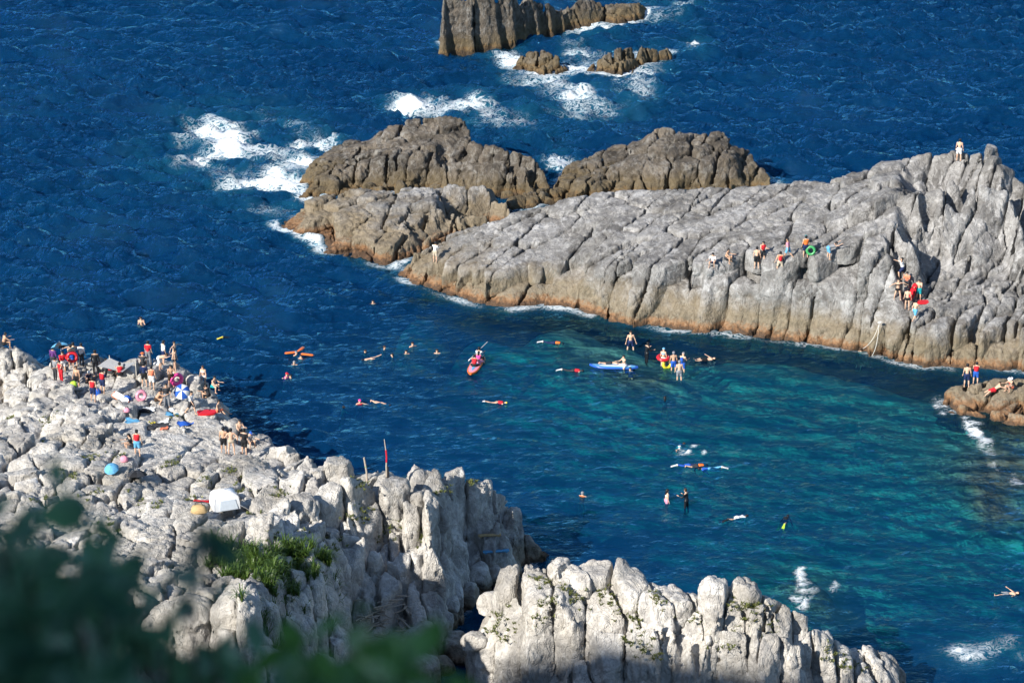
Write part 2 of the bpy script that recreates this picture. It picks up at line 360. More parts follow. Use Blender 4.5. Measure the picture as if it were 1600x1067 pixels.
def formation(name, label, hdata, kind, mtl, seed=1, dens=None, over=None, relief=None):
    H, lo, cell = hdata; S = dict(STYLE[kind]); S.update(over or {}); rs = np.random.RandomState(seed)
    nx, ny = H.shape; hi = lo+np.array([nx-1, ny-1])*cell; H = H.astype(np.float32)
    c_, s_ = math.cos(S['rot']), math.sin(S['rot'])
    T = np.array([[c_/S['size'][0], s_/S['size'][0]], [-s_/S['size'][1], c_/S['size'][1]]])
    # seeds of the blocks, thrown with a spacing that may vary from place to place
    n = int(14*(hi-lo).prod()*abs(np.linalg.det(T))); C = rs.uniform(lo, hi, (n, 2))
    hc = bilin(H, lo, cell, C[:, 0], C[:, 1]); C = C[hc > -1.4]
    px_, py_ = pix(np.concatenate((C, bilin(H, lo, cell, C[:, 0], C[:, 1])[:, None]), 1).astype(np.float32))
    C = C[(px_ > -110) & (px_ < 1710) & (py_ > -180) & (py_ < 1130)]
    rr = 0.80*(np.ones(len(C)) if dens is None else dens(C)); Cp = C @ T.T
    c3 = np.concatenate((C, np.zeros((len(C), 1))), 1)
    rr = rr*np.clip(np.exp(0.55*vnoise(c3*0.33, seed+5)+0.25*rs.normal(size=len(C))), S['smin'], 1.9)
    acc = np.zeros((0, 2)); keepi = []
    buf = np.zeros((len(C), 2)); k = 0
    for i in range(len(C)):
        if k and ((buf[:k]-Cp[i])**2).sum(1).min() < rr[i]**2: continue
        buf[k] = Cp[i]; k += 1; keepi.append(i)
    C = C[keepi]; Cp = buf[:k]; rr = rr[keepi]
    gx, gy = np.meshgrid(lo[0]+np.arange(nx)*cell, lo[1]+np.arange(ny)*cell, indexing='ij')
    G = np.stack((gx.ravel(), gy.ravel()), 1); Gp = (G @ T.T).astype(np.float32); own = np.zeros(len(G), np.int32); Cf = Cp.astype(np.float32)
    for q in range(0, len(G), 4000):
        own[q:q+4000] = (-2*Gp[q:q+4000] @ Cf.T + (Cf**2).sum(1)[None, :]).argmin(1)
    own = own.reshape(nx, ny); vx = S['vox']; TOP = H.copy()
    order = np.argsort(own.ravel(), kind='stable'); so = own.ravel()[order]; st = np.searchsorted(so, np.arange(k)); en = np.searchsorted(so, np.arange(k), side='right')
    VV, QQ, off = [], [], 0
    for i in range(k):
        idx = order[st[i]:en[i]]
        if len(idx) < 3: continue
        I, J = idx//ny, idx % ny; h = H[I, J]
        if h.max() < -0.35: continue
        i0, i1, j0, j1 = max(I.min()-2, 0), min(I.max()+3, nx), max(J.min()-2, 0), min(J.max()+3, ny)
        x0, x1, y0, y1 = lo[0]+I.min()*cell-0.3, lo[0]+I.max()*cell+0.3, lo[1]+J.min()*cell-0.3, lo[1]+J.max()*cell+0.3
        hm = float(np.median(h)); rise = (S['rise']*rs.uniform(-1, 1)+S['lift'])*min(1, max(0.2, hm)); tx, ty = S['tilt']*rs.uniform(-1, 1, 2)
        if relief is not None: k_ = relief(C[i]); rise *= k_; tx *= k_; ty *= k_
        X = np.arange(x0, x1, vx); Y = np.arange(y0, y1, vx)
        XX, YY = np.meshgrid(X, Y, indexing='ij')
        hh = bilin(H, lo, cell, XX, YY)
        tl = lambda x, y: tx*np.clip(x-C[i, 0], -1.2, 1.2)+ty*np.clip(y-C[i, 1], -1.2, 1.2)
        top = hm+(1-S['flat'])*(hh-hm)+rise+tl(XX, YY)
        TOP.ravel()[idx] = hm+(1-S['flat'])*(h-hm)+rise+tl(gx.ravel()[idx], gy.ravel()[idx])
        hn = H[i0:i1, j0:j1]; zb = max(float(hn.min())-0.5-0.6*S['flat']*float(hn.max()-hn.min()), -0.9); zt = float(top.max())+0.25
        if zt-zb > 9: zb = zt-9
        Z = np.arange(zb-vx, zt+vx, vx)
        d2 = ((Cp-Cp[i])**2).sum(1); nb = np.argsort(d2)[1:15]
        p2 = np.stack((XX.ravel(), YY.ravel(), 0*XX.ravel()), 1)
        wx = (0.09*vnoise(p2*0.9, seed+71)+0.045*vnoise(p2*3.1, seed+73)).reshape(XX.shape); wy = (0.09*vnoise(p2*0.9+7, seed+72)+0.045*vnoise(p2*3.1+7, seed+74)).reshape(XX.shape)
        Pq = np.stack((XX+wx, YY+wy), -1) @ T.T
        e = 1.5*max(S['size'])*rr[i]-np.hypot(XX-C[i, 0], YY-C[i, 1])
        for j in nb:
            nn = Cp[i]-Cp[j]; g_ = T.T @ nn; u_ = float(hf(_h(np.array([min(i, j)]), np.array([max(i, j)]), np.array([3]), seed))[0])
            gp = -0.12 if u_ < S['shut'] else S['gap']*(0.5+2.2*(u_-S['shut'])/(1-S['shut']))
            e = np.minimum(e, ((Pq-(Cp[i]+Cp[j])/2) @ nn)/np.linalg.norm(g_)-gp)
        shp = (len(X), len(Y), len(Z))
        ns = ntab(X+97*seed, Y+31*seed, Z+200)
        dz = Z[None, None, :]-top[:, :, None]
        zj = hm-rs.uniform(0.5, 2.2); notch = 0.16*np.exp(-((Z[None, None, :]-zj-0.25*ns-0.15*(XX-C[i, 0])[:, :, None])/0.07)**2) if rs.rand() < 0.75 else 0
        side = -e[:, :, None]-0.05*np.clip(-dz, 0, 3)+S['rough']*ns*0.6+notch
        a_ = dz+S['rough']*0.8*ns; b_ = side; r = S['rnd']*(0.6+0.8*rs.rand())
        hq = np.clip(0.5+0.5*(a_-b_)/r, 0, 1); f = b_*(1-hq)+a_*hq+r*hq*(1-hq)       # smooth max of top and sides
        f = np.maximum(f, (zb-Z)[None, None, :]).astype(np.float32)
        f[0] = np.maximum(f[0], 0.01); f[-1] = np.maximum(f[-1], 0.01); f[:, 0] = np.maximum(f[:, 0], 0.01); f[:, -1] = np.maximum(f[:, -1], 0.01); f[:, :, -1] = np.maximum(f[:, :, -1], 0.01)
        if not (f < 0).any(): continue
        V, Q = surface_nets(f, (x0, y0, Z[0]), vx)
        Q = Q[V[Q][:, :, 2].max(1) > zb+1.2*vx]
        if len(Q) < 6: continue
        VV.append(V); QQ.append(Q+off); off += len(V)
    ln = [len(v) for v in VV]; lq = [len(q) for q in QQ]
    V = np.concatenate(VV).astype(np.float32)
    # drop walls buried between blocks and the far sides of the blocks
    mf = TOP
    for _ in range(3):
        p = np.pad(mf, 1, mode='edge'); mf = np.minimum.reduce([p[a:a+nx, b:b+ny] for a in (0, 1, 2) for b in (0, 1, 2)])
    Q2 = []
    for q in QQ:
        m_ = V[q].mean(1); z_ = bilin(mf, lo, cell, m_[:, 0], m_[:, 1])
        fn = np.cross(V[q[:, 2]]-V[q[:, 0]], V[q[:, 3]]-V[q[:, 1]]); vw = m_-np.array([0, 0, CAM_H], np.float32)
        away = (fn*vw).sum(1) > 0.4*np.linalg.norm(fn, axis=1)*np.linalg.norm(vw, axis=1)
        Q2.append(q[(m_[:, 2] > z_-0.38) & ~away])
    QQ = [q for q in Q2]; lq = [len(q) for q in QQ]
    Q = np.concatenate(QQ)
    for k_, (fz_, amt) in enumerate(S['facet']):              # broken faces: flat chips meeting at sharp edges
        ps = V+0.2*fz_*np.stack((vnoise(V*1.1, seed+61), vnoise(V*1.1+4, seed+62), vnoise(V*1.1+8, seed+63)), 1)
        bid = np.repeat(np.arange(len(ln)), ln).astype(np.int64)
        ID = worley((ps @ rot3(0.35, 0.25, 0.5).T)/np.array((fz_, fz_, fz_*1.5), np.float32), seed*5+k_)[2] ^ (bid*2654435761 & 0x7fffffff)
        u, inv, cnt = np.unique(ID, return_inverse=True, return_counts=True); inv = inv.reshape(-1); nn = vnormals(V, Q)
        c_ = np.stack([np.bincount(inv, V[:, q])/cnt for q in range(3)], 1); n_ = np.stack([np.bincount(inv, nn[:, q]) for q in range(3)], 1)
        l_ = np.linalg.norm(n_, axis=1, keepdims=True); coh = np.clip((l_[:, 0]/cnt-0.6)/0.3, 0, 1); n_ = n_/np.maximum(l_, 1e-6)
        h_ = np.clip(((V-c_[inv])*n_[inv]).sum(1), -0.3, 0.3); V = (V-n_[inv]*(amt*coh[inv]*h_)[:, None]).astype(np.float32)
    N = vnormals(V, Q)
    ps = V+0.15*np.stack((vnoise(V*1.1, seed+21), vnoise(V*1.1+5, seed+22), vnoise(V*1.1+9, seed+23)), 1)
    fs = S['fine']; F1, F2, ID, D = worley((ps @ rot3(0.15, 0.1, S['rot']+0.5).T)/np.array((fs, fs*1.25, fs*2.6), np.float32), seed+40)
    e = (F2-F1)*0.5*fs
    d = 0.026*fbm(V*2.4, seed+50, 3)+0.025*rid(ID, 2)-S['fdep']*np.exp(-(e/0.05)**2)*np.clip(0.2+1.8*np.abs(vnoise(V*0.5, seed+60)), 0, 1.3)
    V = (V+N*d[:, None]).astype(np.float32)
    SURF.append((TOP, lo, cell, V[np.unique(Q)]))
    c = V.mean(0); base = np.array([c[0], c[1], 0], np.float32)
    root = empty(name, (float(c[0]), float(c[1]), 0.0)); tag(root, label, 'rock')
    av, aq = np.concatenate(([0], np.cumsum(ln))), np.concatenate(([0], np.cumsum(lq)))
    # size in the picture decides which 290 blocks stay single parts
    qx, qy = pix(V); vis = []
    for b in range(len(ln)):
        x, y = qx[av[b]:av[b+1]], qy[av[b]:av[b+1]]
        w = max(0, min(x.max(), 1600)-max(x.min(), 0)); h = max(0, min(y.max(), 1067)-max(y.min(), 0)); vis.append(w*h)
    rank = np.argsort(-np.array(vis)); single = set(rank[:290].tolist()); rest = []
    def piece(nm, v, q):
        return obj(nm, new_mesh(nm, v-base, q, mtl, smooth=False), root)
    for b in range(len(ln)):
        q = Q[aq[b]:aq[b+1]]
        if len(q) < 4: continue
        uu, inv = np.unique(q, return_inverse=True); v, q = V[uu], inv.reshape(-1, 4)
        if b in single: piece('rock_block', v, q)
        else: rest.append((v, q))
    if rest:
        o = 0; v2, q2 = [], []
        for v, q in rest: v2.append(v); q2.append(q+o); o += len(v)
        piece('small_rock_blocks', np.concatenate(v2), np.concatenate(q2))['kind'] = 'stuff'
    # the solid core behind the joints
    cx, cy = np.arange(0, nx, 2), np.arange(0, ny, 2); Zc = mf[np.ix_(cx, cy)]-0.5
    vv, qq = grid_mesh(lo[0]+cx*cell, lo[1]+cy*cell, Zc); qq = qq[vv[qq][:, :, 2].max(1) > -0.8]
    if len(qq):
        uu, inv = np.unique(qq, return_inverse=True); obj('rock_core', new_mesh('rock_core', vv[uu]-base, inv.reshape(-1, 4), mtl), root)
    tick('%s %dk quads %d blocks' % (name, len(Q)//1000, len(ln)))
    return root

# A: the long grey headland across the cove
hA = base_height(
    [(606, 430), (640, 442), (690, 461), (740, 476), (800, 482), (850, 478), (889, 480), (948, 502), (1010, 510), (1062, 516), (1120, 521), (1180, 528), (1240, 536), (1300, 543), (1350, 552), (1400, 565), (1440, 572), (1500, 575), (1560, 577), (1660, 582)],
    [[(630, 408, 1.0), (690, 420, 1.4), (760, 432, 1.8), (800, 428, 2.1), (850, 432, 1.8), (898, 432, 2.0), (950, 420, 3.2), (984, 416, 3.8), (1030, 423, 3.7), (1070, 428, 3.7), (1108, 429, 3.9), (1171, 420, 4.6), (1236, 411, 5.4), (1304, 421, 5.2), (1350, 425, 5.2), (1392, 402, 6.2)],
     [(1120, 495, 0.9), (1180, 500, 1.1), (1240, 502, 1.4), (1300, 508, 1.5), (1370, 512, 1.7)],
     [(1120, 488, 1.1), (1180, 493, 1.3), (1240, 495, 1.6), (1300, 500, 1.7), (1370, 503, 1.9)],
     [(640, 398, 1.5), (680, 385, 2.1), (740, 390, 2.4), (800, 385, 2.9), (880, 385, 3.1), (950, 375, 4.0), (1030, 375, 4.5), (1110, 375, 5.0), (1180, 370, 5.5), (1240, 360, 6.1), (1310, 365, 6.4), (1360, 360, 7.0)],
     [(1340, 375, 6.7), (1397, 362, 7.2), (1425, 385, 6.9)], [(1425, 400, 5.0), (1412, 430, 4.2), (1400, 465, 3.2)],
     [(1440, 400, 4.8), (1470, 430, 3.9), (1480, 465, 3.1), (1430, 490, 2.4), (1400, 505, 2.1)],
     [(1420, 530, 1.7), (1480, 535, 1.6), (1540, 535, 1.7), (1600, 535, 1.8), (1650, 535, 2.0)],
     [(1450, 510, 2.2), (1520, 500, 2.5), (1580, 480, 3.0), (1640, 480, 3.2)], [(1520, 450, 3.6), (1560, 420, 4.2), (1600, 400, 4.6), (1650, 400, 5.0)],
     [(1350, 330, 7.7), (1400, 320, 8.2), (1440, 310, 8.6), (1470, 300, 9.0)], [(1470, 345, 7.6), (1450, 395, 5.2)], [(1480, 390, 4.6), (1520, 392, 4.4), (1560, 388, 4.7)],
     [(1478, 290, 9.3), (1500, 285, 9.6), (1540, 290, 9.8)], [(1490, 350, 7.2), (1540, 345, 7.4)], [(1436, 316, 8.7), (1437, 338, 8.0)], [(1450, 362, 5.4), (1458, 385, 4.6)], [(1462, 322, 6.6), (1466, 352, 5.4)], [(1442, 425, 3.9), (1468, 445, 3.4), (1440, 455, 3.3)],
     [(1555, 262, 10.3), (1572, 300, 9.2), (1590, 345, 7.6), (1600, 385, 5.6)], [(1620, 330, 8.0), (1660, 320, 8.0)]],
    [(640, 397, 1.6), (685, 375, 2.4), (728, 359, 3.0), (800, 337, 4.0), (833, 327, 4.4), (895, 311, 5.0), (948, 301, 5.4), (1003, 298, 5.7), (1095, 295, 6.3), (1144, 295, 6.6), (1220, 288, 7.1), (1260, 284, 7.4), (1300, 283, 7.7), (1330, 277, 8.1), (1370, 268, 8.6), (1405, 264, 9.0), (1440, 255, 9.5), (1500, 247, 10.1), (1530, 243, 10.4), (1556, 243, 10.5), (1578, 288, 9.0), (1620, 300, 8.6), (1665, 300, 8.6)],
    [1.2, 1.6, 2, 2.5, 3, 3, 3, 3, 3.5, 3.5, 4, 4, 4, 4, 4, 4, 4, 4, 4, 4, 4, 4, 4])
def dens_A(C):                                              # boulder rubble in the gap at the right, slabs elsewhere
    a = P(1500, 480, 3); return (1-0.35*np.clip((C[:, 0]-P(1330, 350, 7)[0])/3.0, 0, 1))*(1-0.35*np.exp(-((np.maximum(0, np.abs(C[:, 0]-a[0]-1)-3.5)/1.2)**2+(np.maximum(0, np.abs(C[:, 1]-a[1])-2.5)/1.2)**2)))
formation('headland_rock', 'long grey jointed rock headland across the cove with ochre waterline', hA, 'head', M_HEAD, 3, dens_A, relief=lambda c: 1.0+2.8*float(np.clip((c[0]-P(1330, 350, 7)[0])/3.0, 0, 1)))

# B: the brown reef rocks behind the headland
hB1 = base_height(
    [(424, 350), (450, 364), (495, 373), (503, 388), (540, 405), (575, 414), (603, 424), (640, 402), (690, 373), (735, 354), (790, 338)],
    [[(500, 350, 1.0), (560, 375, 0.9), (600, 395, 0.9), (650, 372, 1.2), (700, 352, 1.4), (740, 340, 1.5)], [(600, 330, 2.0), (680, 320, 2.6), (740, 312, 2.9), (785, 315, 2.6)]],
    [(436, 337, 0.6), (480, 319, 1.2), (530, 303, 1.7), (575, 300, 2.0), (640, 298, 2.4), (700, 291, 2.9), (770, 287, 3.2), (797, 303, 2.7)], [0.8, 1.0, 1.4, 1.6, 1.8, 2, 2, 1.5])
formation('pointed_sea_rock', 'low pointed grey rock tapering left beside the headland tip', hB1, 'out', M_HEAD, 5, over=dict(flat=0.25, rise=0.07, lift=0.3, size=(1.6, 3.0)))
hB2 = base_height(
    [(468, 311), (500, 314), (540, 306), (580, 300), (640, 300), (700, 296), (780, 296), (862, 306)],
    [[(480, 295, 0.6), (540, 288, 1.0), (585, 275, 1.6)], [(600, 268, 2.2), (650, 272, 2.0), (720, 276, 1.9), (800, 284, 1.6), (855, 292, 1.3)],
     [(500, 262, 1.4), (560, 258, 2.0), (610, 245, 2.8), (680, 238, 3.2), (760, 240, 3.4), (820, 245, 3.3)], [(585, 226, 2.8), (640, 224, 3.1), (700, 222, 3.2), (736, 222, 3.0)]],
    [(474, 268, 0.9), (508, 232, 1.6), (540, 218, 2.2), (580, 219, 2.5), (590, 203, 3.6), (640, 187, 4.4), (700, 177, 4.9), (733, 188, 4.5), (742, 222, 3.3), (775, 223, 3.7), (820, 234, 3.6), (850, 246, 3.1), (862, 285, 1.2)], [1.2, 1.4, 1.5, 1.8, 2, 2.2, 2.2, 2, 2, 2.2, 2, 1.5, 0.6])
formation('humped_sea_rock', 'humped brown sea rock with wedge block on top behind pointed rock', hB2, 'out', M_OUT, 8, over=dict(flat=0.32, rise=0.12))
hB3 = base_height(
    [(775, 336), (800, 333), (830, 326), (860, 318), (920, 310), (1000, 306), (1080, 306), (1150, 302), (1214, 293)],
    [[(790, 322, 0.7), (810, 308, 0.8), (870, 300, 1.0), (930, 288, 1.1), (980, 290, 1.2)], [(900, 270, 1.2), (960, 262, 1.8), (1020, 256, 2.3), (1090, 258, 2.4), (1150, 258, 2.4)], [(1000, 285, 1.4), (1050, 284, 1.6), (1120, 282, 1.6), (1190, 280, 1.3)], [(1010, 235, 3.0), (1060, 228, 3.3), (1120, 232, 3.2)]],
    [(782, 318, 0.8), (805, 303, 0.9), (862, 292, 1.0), (882, 258, 1.3), (930, 241, 2.0), (962, 226, 2.6), (1000, 221, 3.0), (1017, 201, 4.1), (1050, 197, 4.3), (1068, 212, 3.7), (1085, 208, 3.8), (1128, 210, 3.7), (1150, 224, 3.3), (1182, 236, 2.8), (1202, 265, 1.8), (1214, 286, 0.8)], [0.5, 0.6, 1.2, 1.5, 2, 2, 2, 2, 2, 2, 2, 2, 2, 1.5, 0.6][:0]+[0.5, 0.5, 0.6, 1.2, 1.5]+[2]*8+[2, 1.5, 0.6])
formation('broken_sea_rock', 'broken brown rock reef with one square boulder behind the headland', hB3, 'out', M_OUT, 12, over=dict(flat=0.3, rise=0.14))
# C, D: rocks far out
hC1 = base_height([(798, 108), (820, 111), (850, 113), (885, 112)], [[(812, 99, 0.7), (850, 98, 1.2), (878, 102, 0.8)]], [(812, 90, 0.9), (830, 81, 1.5), (852, 78, 1.8), (874, 90, 1.3), (886, 106, 0.4)], 1.3)
formation('wave_washed_rock', 'small brown rock ringed by foam out at sea, left of pair', hC1, 'out', M_OUT, 15, over=dict(flat=0.15, rise=0.08, size=(0.9, 1.2)))
hC2 = base_height([(918, 109), (950, 111), (985, 107), (1000, 94), (1030, 93), (1048, 84)], [[(935, 98, 0.9), (970, 90, 1.5), (1010, 82, 1.1)]], [(925, 97, 0.8), (945, 84, 1.6), (968, 74, 2.1), (1000, 67, 2.0), (1040, 68, 1.6), (1048, 78, 0.6)], 1.4)
formation('wave_washed_rock', 'longer notched brown rock in the surf, right of pair', hC2, 'out', M_OUT, 17, over=dict(flat=0.15, rise=0.1, size=(1.0, 1.3)))
hD = base_height([(687, 66), (722, 68), (737, 57), (800, 58), (860, 47), (905, 43), (940, 36), (965, 39), (1006, 28), (1014, 16)],
    [[(689, 48, 1.0), (724, 50, 1.1)], [(689, 30, 2.3), (722, 30, 2.4), (738, 22, 2.4)], [(745, 40, 0.9), (800, 40, 1.0), (860, 30, 1.0), (905, 28, 0.9)], [(692, -15, 6.2), (740, -10, 5.2), (800, -2, 4.0), (860, 8, 2.4), (905, 12, 1.8)], [(960, 20, 1.0), (1000, 12, 1.1)]],
    [(692, -30, 7.2), (740, -35, 7.2), (800, -26, 6.0), (860, -8, 3.8), (905, -4, 2.8), (950, 6, 1.6), (1000, 2, 1.5), (1012, 8, 0.8)], [3, 4, 4, 3, 3, 2, 2, 1.5])
formation('sea_stack', 'tall square-sided brown sea stack cut by the top edge', hD, 'out', M_OUT, 21, over=dict(flat=0.08, rise=0.03, tilt=0.03, size=(4.6, 3.6), rot=-0.1))
# E: low ledge at the right edge
hE = base_height([(1468, 628), (1485, 642), (1530, 646), (1570, 655), (1660, 668)], [[(1480, 628, 0.7), (1530, 630, 1.0), (1600, 640, 1.1), (1650, 645, 1.1)]], [(1472, 618, 0.6), (1492, 604, 1.1), (1525, 600, 1.3), (1562, 592, 1.6), (1600, 590, 1.6), (1660, 588, 1.7)], 1.4)
formation('low_ledge_rock', 'low ochre ledge with two standing people at right edge', hE, 'out', M_HEAD, 25, over=dict(flat=0.15, rise=0.1))
tick('far rocks')
# F: the pale promontory on the near left
hF = base_height(
    [(-140, 1350), (100, 1350), (500, 1350), (700, 1180), (690, 1060), (700, 1000), (716, 965), (735, 935), (760, 905), (790, 884), (830, 884), (842, 874)],
    [[(745, 775, 5.6), (790, 785, 5.0), (826, 800, 4.2)], [(745, 835, 2.9), (790, 862, 1.4), (832, 866, 0.6)], [(765, 890, 0.9), (790, 874, 0.7)],
     [(830, 778, 4.3), (800, 765, 5.0), (770, 755, 5.6), (740, 752, 6.0)],
     [(738, 845, 2.4), (740, 870, 1.6), (720, 905, 0.9), (712, 940, 0.6)], [(705, 850, 4.0), (712, 900, 2.0)],
     [(690, 815, 6.3), (700, 830, 5.6)], [(700, 760, 6.8), (672, 790, 7.0)],
     [(560, 760, 7.6), (600, 770, 7.6), (650, 765, 7.2)], [(540, 800, 7.8), (600, 815, 7.6), (660, 815, 7.0)], [(535, 850, 6.4), (590, 850, 6.3), (640, 850, 6.1), (680, 860, 5.6)],
     [(540, 920, 3.2), (600, 925, 3.0), (660, 920, 3.0), (700, 925, 2.2)], [(550, 965, 1.6), (600, 965, 1.5), (660, 960, 1.5)], [(560, 1010, 1.4), (620, 1010, 1.2), (680, 1010, 0.9)], [(570, 1060, 1.6), (640, 1060, 1.4)],
     [(444, 742, 5.2), (449, 775, 5.9), (455, 808, 6.6)], [(428, 745, 7.0), (432, 790, 7.8)], [(462, 740, 7.2), (470, 780, 7.7), (500, 790, 7.9)], [(420, 790, 8.0), (460, 830, 8.0), (500, 850, 7.7)],
     [(60, 600, 3.4), (120, 610, 3.6), (180, 625, 3.8), (240, 625, 3.8), (300, 640, 4.0), (350, 670, 4.8)],
     [(40, 660, 5.0), (120, 670, 5.2), (200, 690, 5.4), (280, 690, 5.3), (350, 710, 5.7), (390, 720, 6.2)],
     [(20, 740, 7.0), (100, 740, 7.0), (180, 750, 7.1), (260, 760, 7.1), (340, 770, 7.5), (400, 760, 7.2)],
     [(0, 820, 9.2), (100, 820, 9.2), (200, 820, 9.2), (280, 825, 9.3), (350, 820, 9.2), (400, 830, 9.2), (430, 850, 9.0)],
     [(270, 850, 10.2), (330, 850, 10.4), (390, 850, 10.2), (440, 860, 9.8)], [(270, 880, 10.0), (330, 890, 10.4), (390, 905, 10.6), (440, 890, 9.6), (500, 885, 8.4), (520, 895, 7.9)],
     [(528, 920, 6.6), (540, 970, 4.2), (550, 1020, 2.4)], [(450, 930, 9.6), (490, 930, 8.4), (510, 950, 7.4)], [(470, 1000, 7.6), (520, 1010, 5.4)], [(450, 1060, 7.6), (530, 1067, 4.4)],
     [(250, 940, 11.2), (330, 950, 11.4), (400, 950, 11.2)], [(240, 1010, 12.2), (330, 1020, 12.2), (400, 1020, 11.0)], [(0, 950, 12.4), (120, 950, 12.2)], [(0, 1100, 14.6), (200, 1100, 14.4), (380, 1100, 12.0)], [(-140, 1000, 13), (-140, 800, 9), (-140, 700, 6)], [(-140, 1250, 17), (100, 1250, 17), (400, 1250, 13)]],
    [(-140, 555, 3.2), (-60, 535, 3.6), (0, 530, 3.6), (25, 536, 3.3), (50, 572, 2.6), (66, 582, 2.8), (100, 568, 3.2), (145, 556, 3.4), (165, 566, 3.0), (196, 590, 2.2), (214, 578, 2.6), (240, 566, 3.2), (270, 569, 3.0), (300, 586, 2.6), (330, 608, 2.4), (346, 636, 2.8), (368, 662, 3.8), (388, 672, 4.8), (420, 673, 5.4), (438, 702, 5.6), (468, 714, 6.2), (490, 714, 6.3), (505, 742, 6.3), (530, 746, 6.6), (545, 738, 7.0), (575, 746, 7.0), (604, 742, 7.0), (634, 742, 7.0), (645, 717, 7.9), (660, 720, 7.6), (676, 742, 6.9), (700, 724, 7.4), (720, 724, 7.2), (740, 742, 6.4), (775, 746, 6.0), (800, 758, 5.3), (828, 775, 4.4), (840, 805, 3.0)],
    [2.5]*6+[2.0]*10+[2.0]*20+[1.5, 1.0], cell=0.19)
_g = np.stack(np.meshgrid(hF[1][0]+np.arange(hF[0].shape[0])*hF[2], hF[1][1]+np.arange(hF[0].shape[1])*hF[2], [0.0], indexing='ij'), -1).reshape(-1, 3)
_s0 = P(290, 690, 5.4); _w = np.clip(hF[0]/3.0, 0, 1)*(1-0.8*np.exp(-(((_g[:, 0]-_s0[0])/4.5)**2+((_g[:, 1]-_s0[1])/6.5)**2))).reshape(hF[0].shape)
hF = (hF[0]+_w*(0.5*vnoise(_g*0.28, 7)+0.35*vnoise(_g*0.6, 9)-0.5*np.clip(1-np.abs(vnoise(_g*0.22+4, 12))*7, 0, 1)).reshape(hF[0].shape), hF[1], hF[2])
def dens_F(C):
    r = np.ones(len(C))
    a = P(440, 740, 7); b = P(700, 740, 7)
    jag = np.clip((C[:, 0]-a[0])/1.5, 0, 1)*np.clip((b[0]+1.5-C[:, 0])/2.0, 0, 1)
    s0 = P(300, 690, 5.4); flat = np.exp(-(((C[:, 0]-s0[0])/4.0)**2+((C[:, 1]-s0[1])/6.0)**2))
    lf = np.clip((P(150, 680, 5)[0]-C[:, 0])/3, 0, 1)
    return r*(1-0.35*jag)*(1+1.4*flat)*(1-0.15*lf)
def relief_F(c):
    a = P(430, 740, 7); b = P(700, 740, 7); s0 = P(300, 690, 5.4)
    k = 1.0
    if a[0] < c[0] < b[0]+1: k = 2.6
    return k*(1-0.75*math.exp(-(((c[0]-s0[0])/4.0)**2+((c[1]-s0[1])/6.0)**2)))
formation('promontory_rock', 'pale grey bouldery promontory crowded with bathers on near left', hF, 'near', M_NEAR, 31, dens_F, over=dict(vox=0.132, size=(1.55, 2.1)), relief=relief_F)
# G: the pale outcrop at the bottom centre
hG = base_height(
    [(640, 1300), (700, 1330), (900, 1400), (1200, 1400), (1500, 1330)],
    [[(716, 1052, 1.0), (735, 1008, 2.0), (768, 955, 3.6), (772, 915, 5.4)], [(730, 1067, 1.6), (790, 1060, 2.4), (800, 1000, 4.4), (790, 950, 5.6)],
     [(800, 905, 7.0), (870, 910, 7.3), (940, 905, 7.5), (985, 925, 7.3), (1040, 940, 7.2), (1085, 945, 7.0)], [(830, 935, 6.9), (900, 950, 6.9), (980, 960, 6.9), (1060, 965, 6.8), (1150, 965, 6.9), (1230, 975, 6.5), (1260, 985, 6.0)],
     [(830, 1010, 4.4), (900, 1020, 4.2), (980, 1030, 4.2), (1060, 1035, 4.1), (1150, 1035, 4.2), (1225, 1040, 3.8)], [(820, 1067, 2.4), (900, 1080, 2.0), (980, 1090, 2.0), (1060, 1095, 2.0), (1150, 1095, 2.0), (1240, 1090, 1.9)],
     [(1270, 1010, 3.6), (1310, 1015, 3.4), (1350, 1030, 3.0), (1390, 1045, 2.2)], [(1265, 1060, 2.8), (1320, 1062, 2.6), (1370, 1075, 1.8)], [(1270, 1120, 1.2), (1380, 1120, 0.8)], [(800, 1150, 0.8), (1000, 1160, 0.8), (1200, 1160, 0.8)],
     [(1105, 925, 7.9), (1150, 930, 7.6), (1200, 950, 7.0)]],
    [(772, 905, 5.6), (790, 886, 7.2), (830, 876, 7.6), (860, 881, 7.6), (885, 876, 7.8), (905, 887, 7.4), (920, 871, 8.0), (975, 868, 8.2), (986, 897, 7.2), (1030, 911, 7.2), (1085, 921, 7.1), (1092, 934, 6.9), (1096, 904, 8.2), (1110, 900, 8.3), (1150, 905, 7.9), (1165, 906, 7.7), (1210, 936, 6.9), (1265, 961, 6.1), (1285, 985, 4.9), (1330, 1000, 3.8), (1360, 1012, 3.2), (1400, 1030, 2.2), (1416, 1058, 1.0)],
    [1.2]+[2.2]*16+[2, 1.8, 1.6, 1.4, 1.2, 0.8], cell=0.16)
formation('outcrop_rock', 'pale grey blocky outcrop with small plants at bottom centre', hG, 'near', M_NEAR, 37, over=dict(size=(1.5, 2.1), rot=0.15, flat=0.45, rise=0.22))
tick('near rocks')
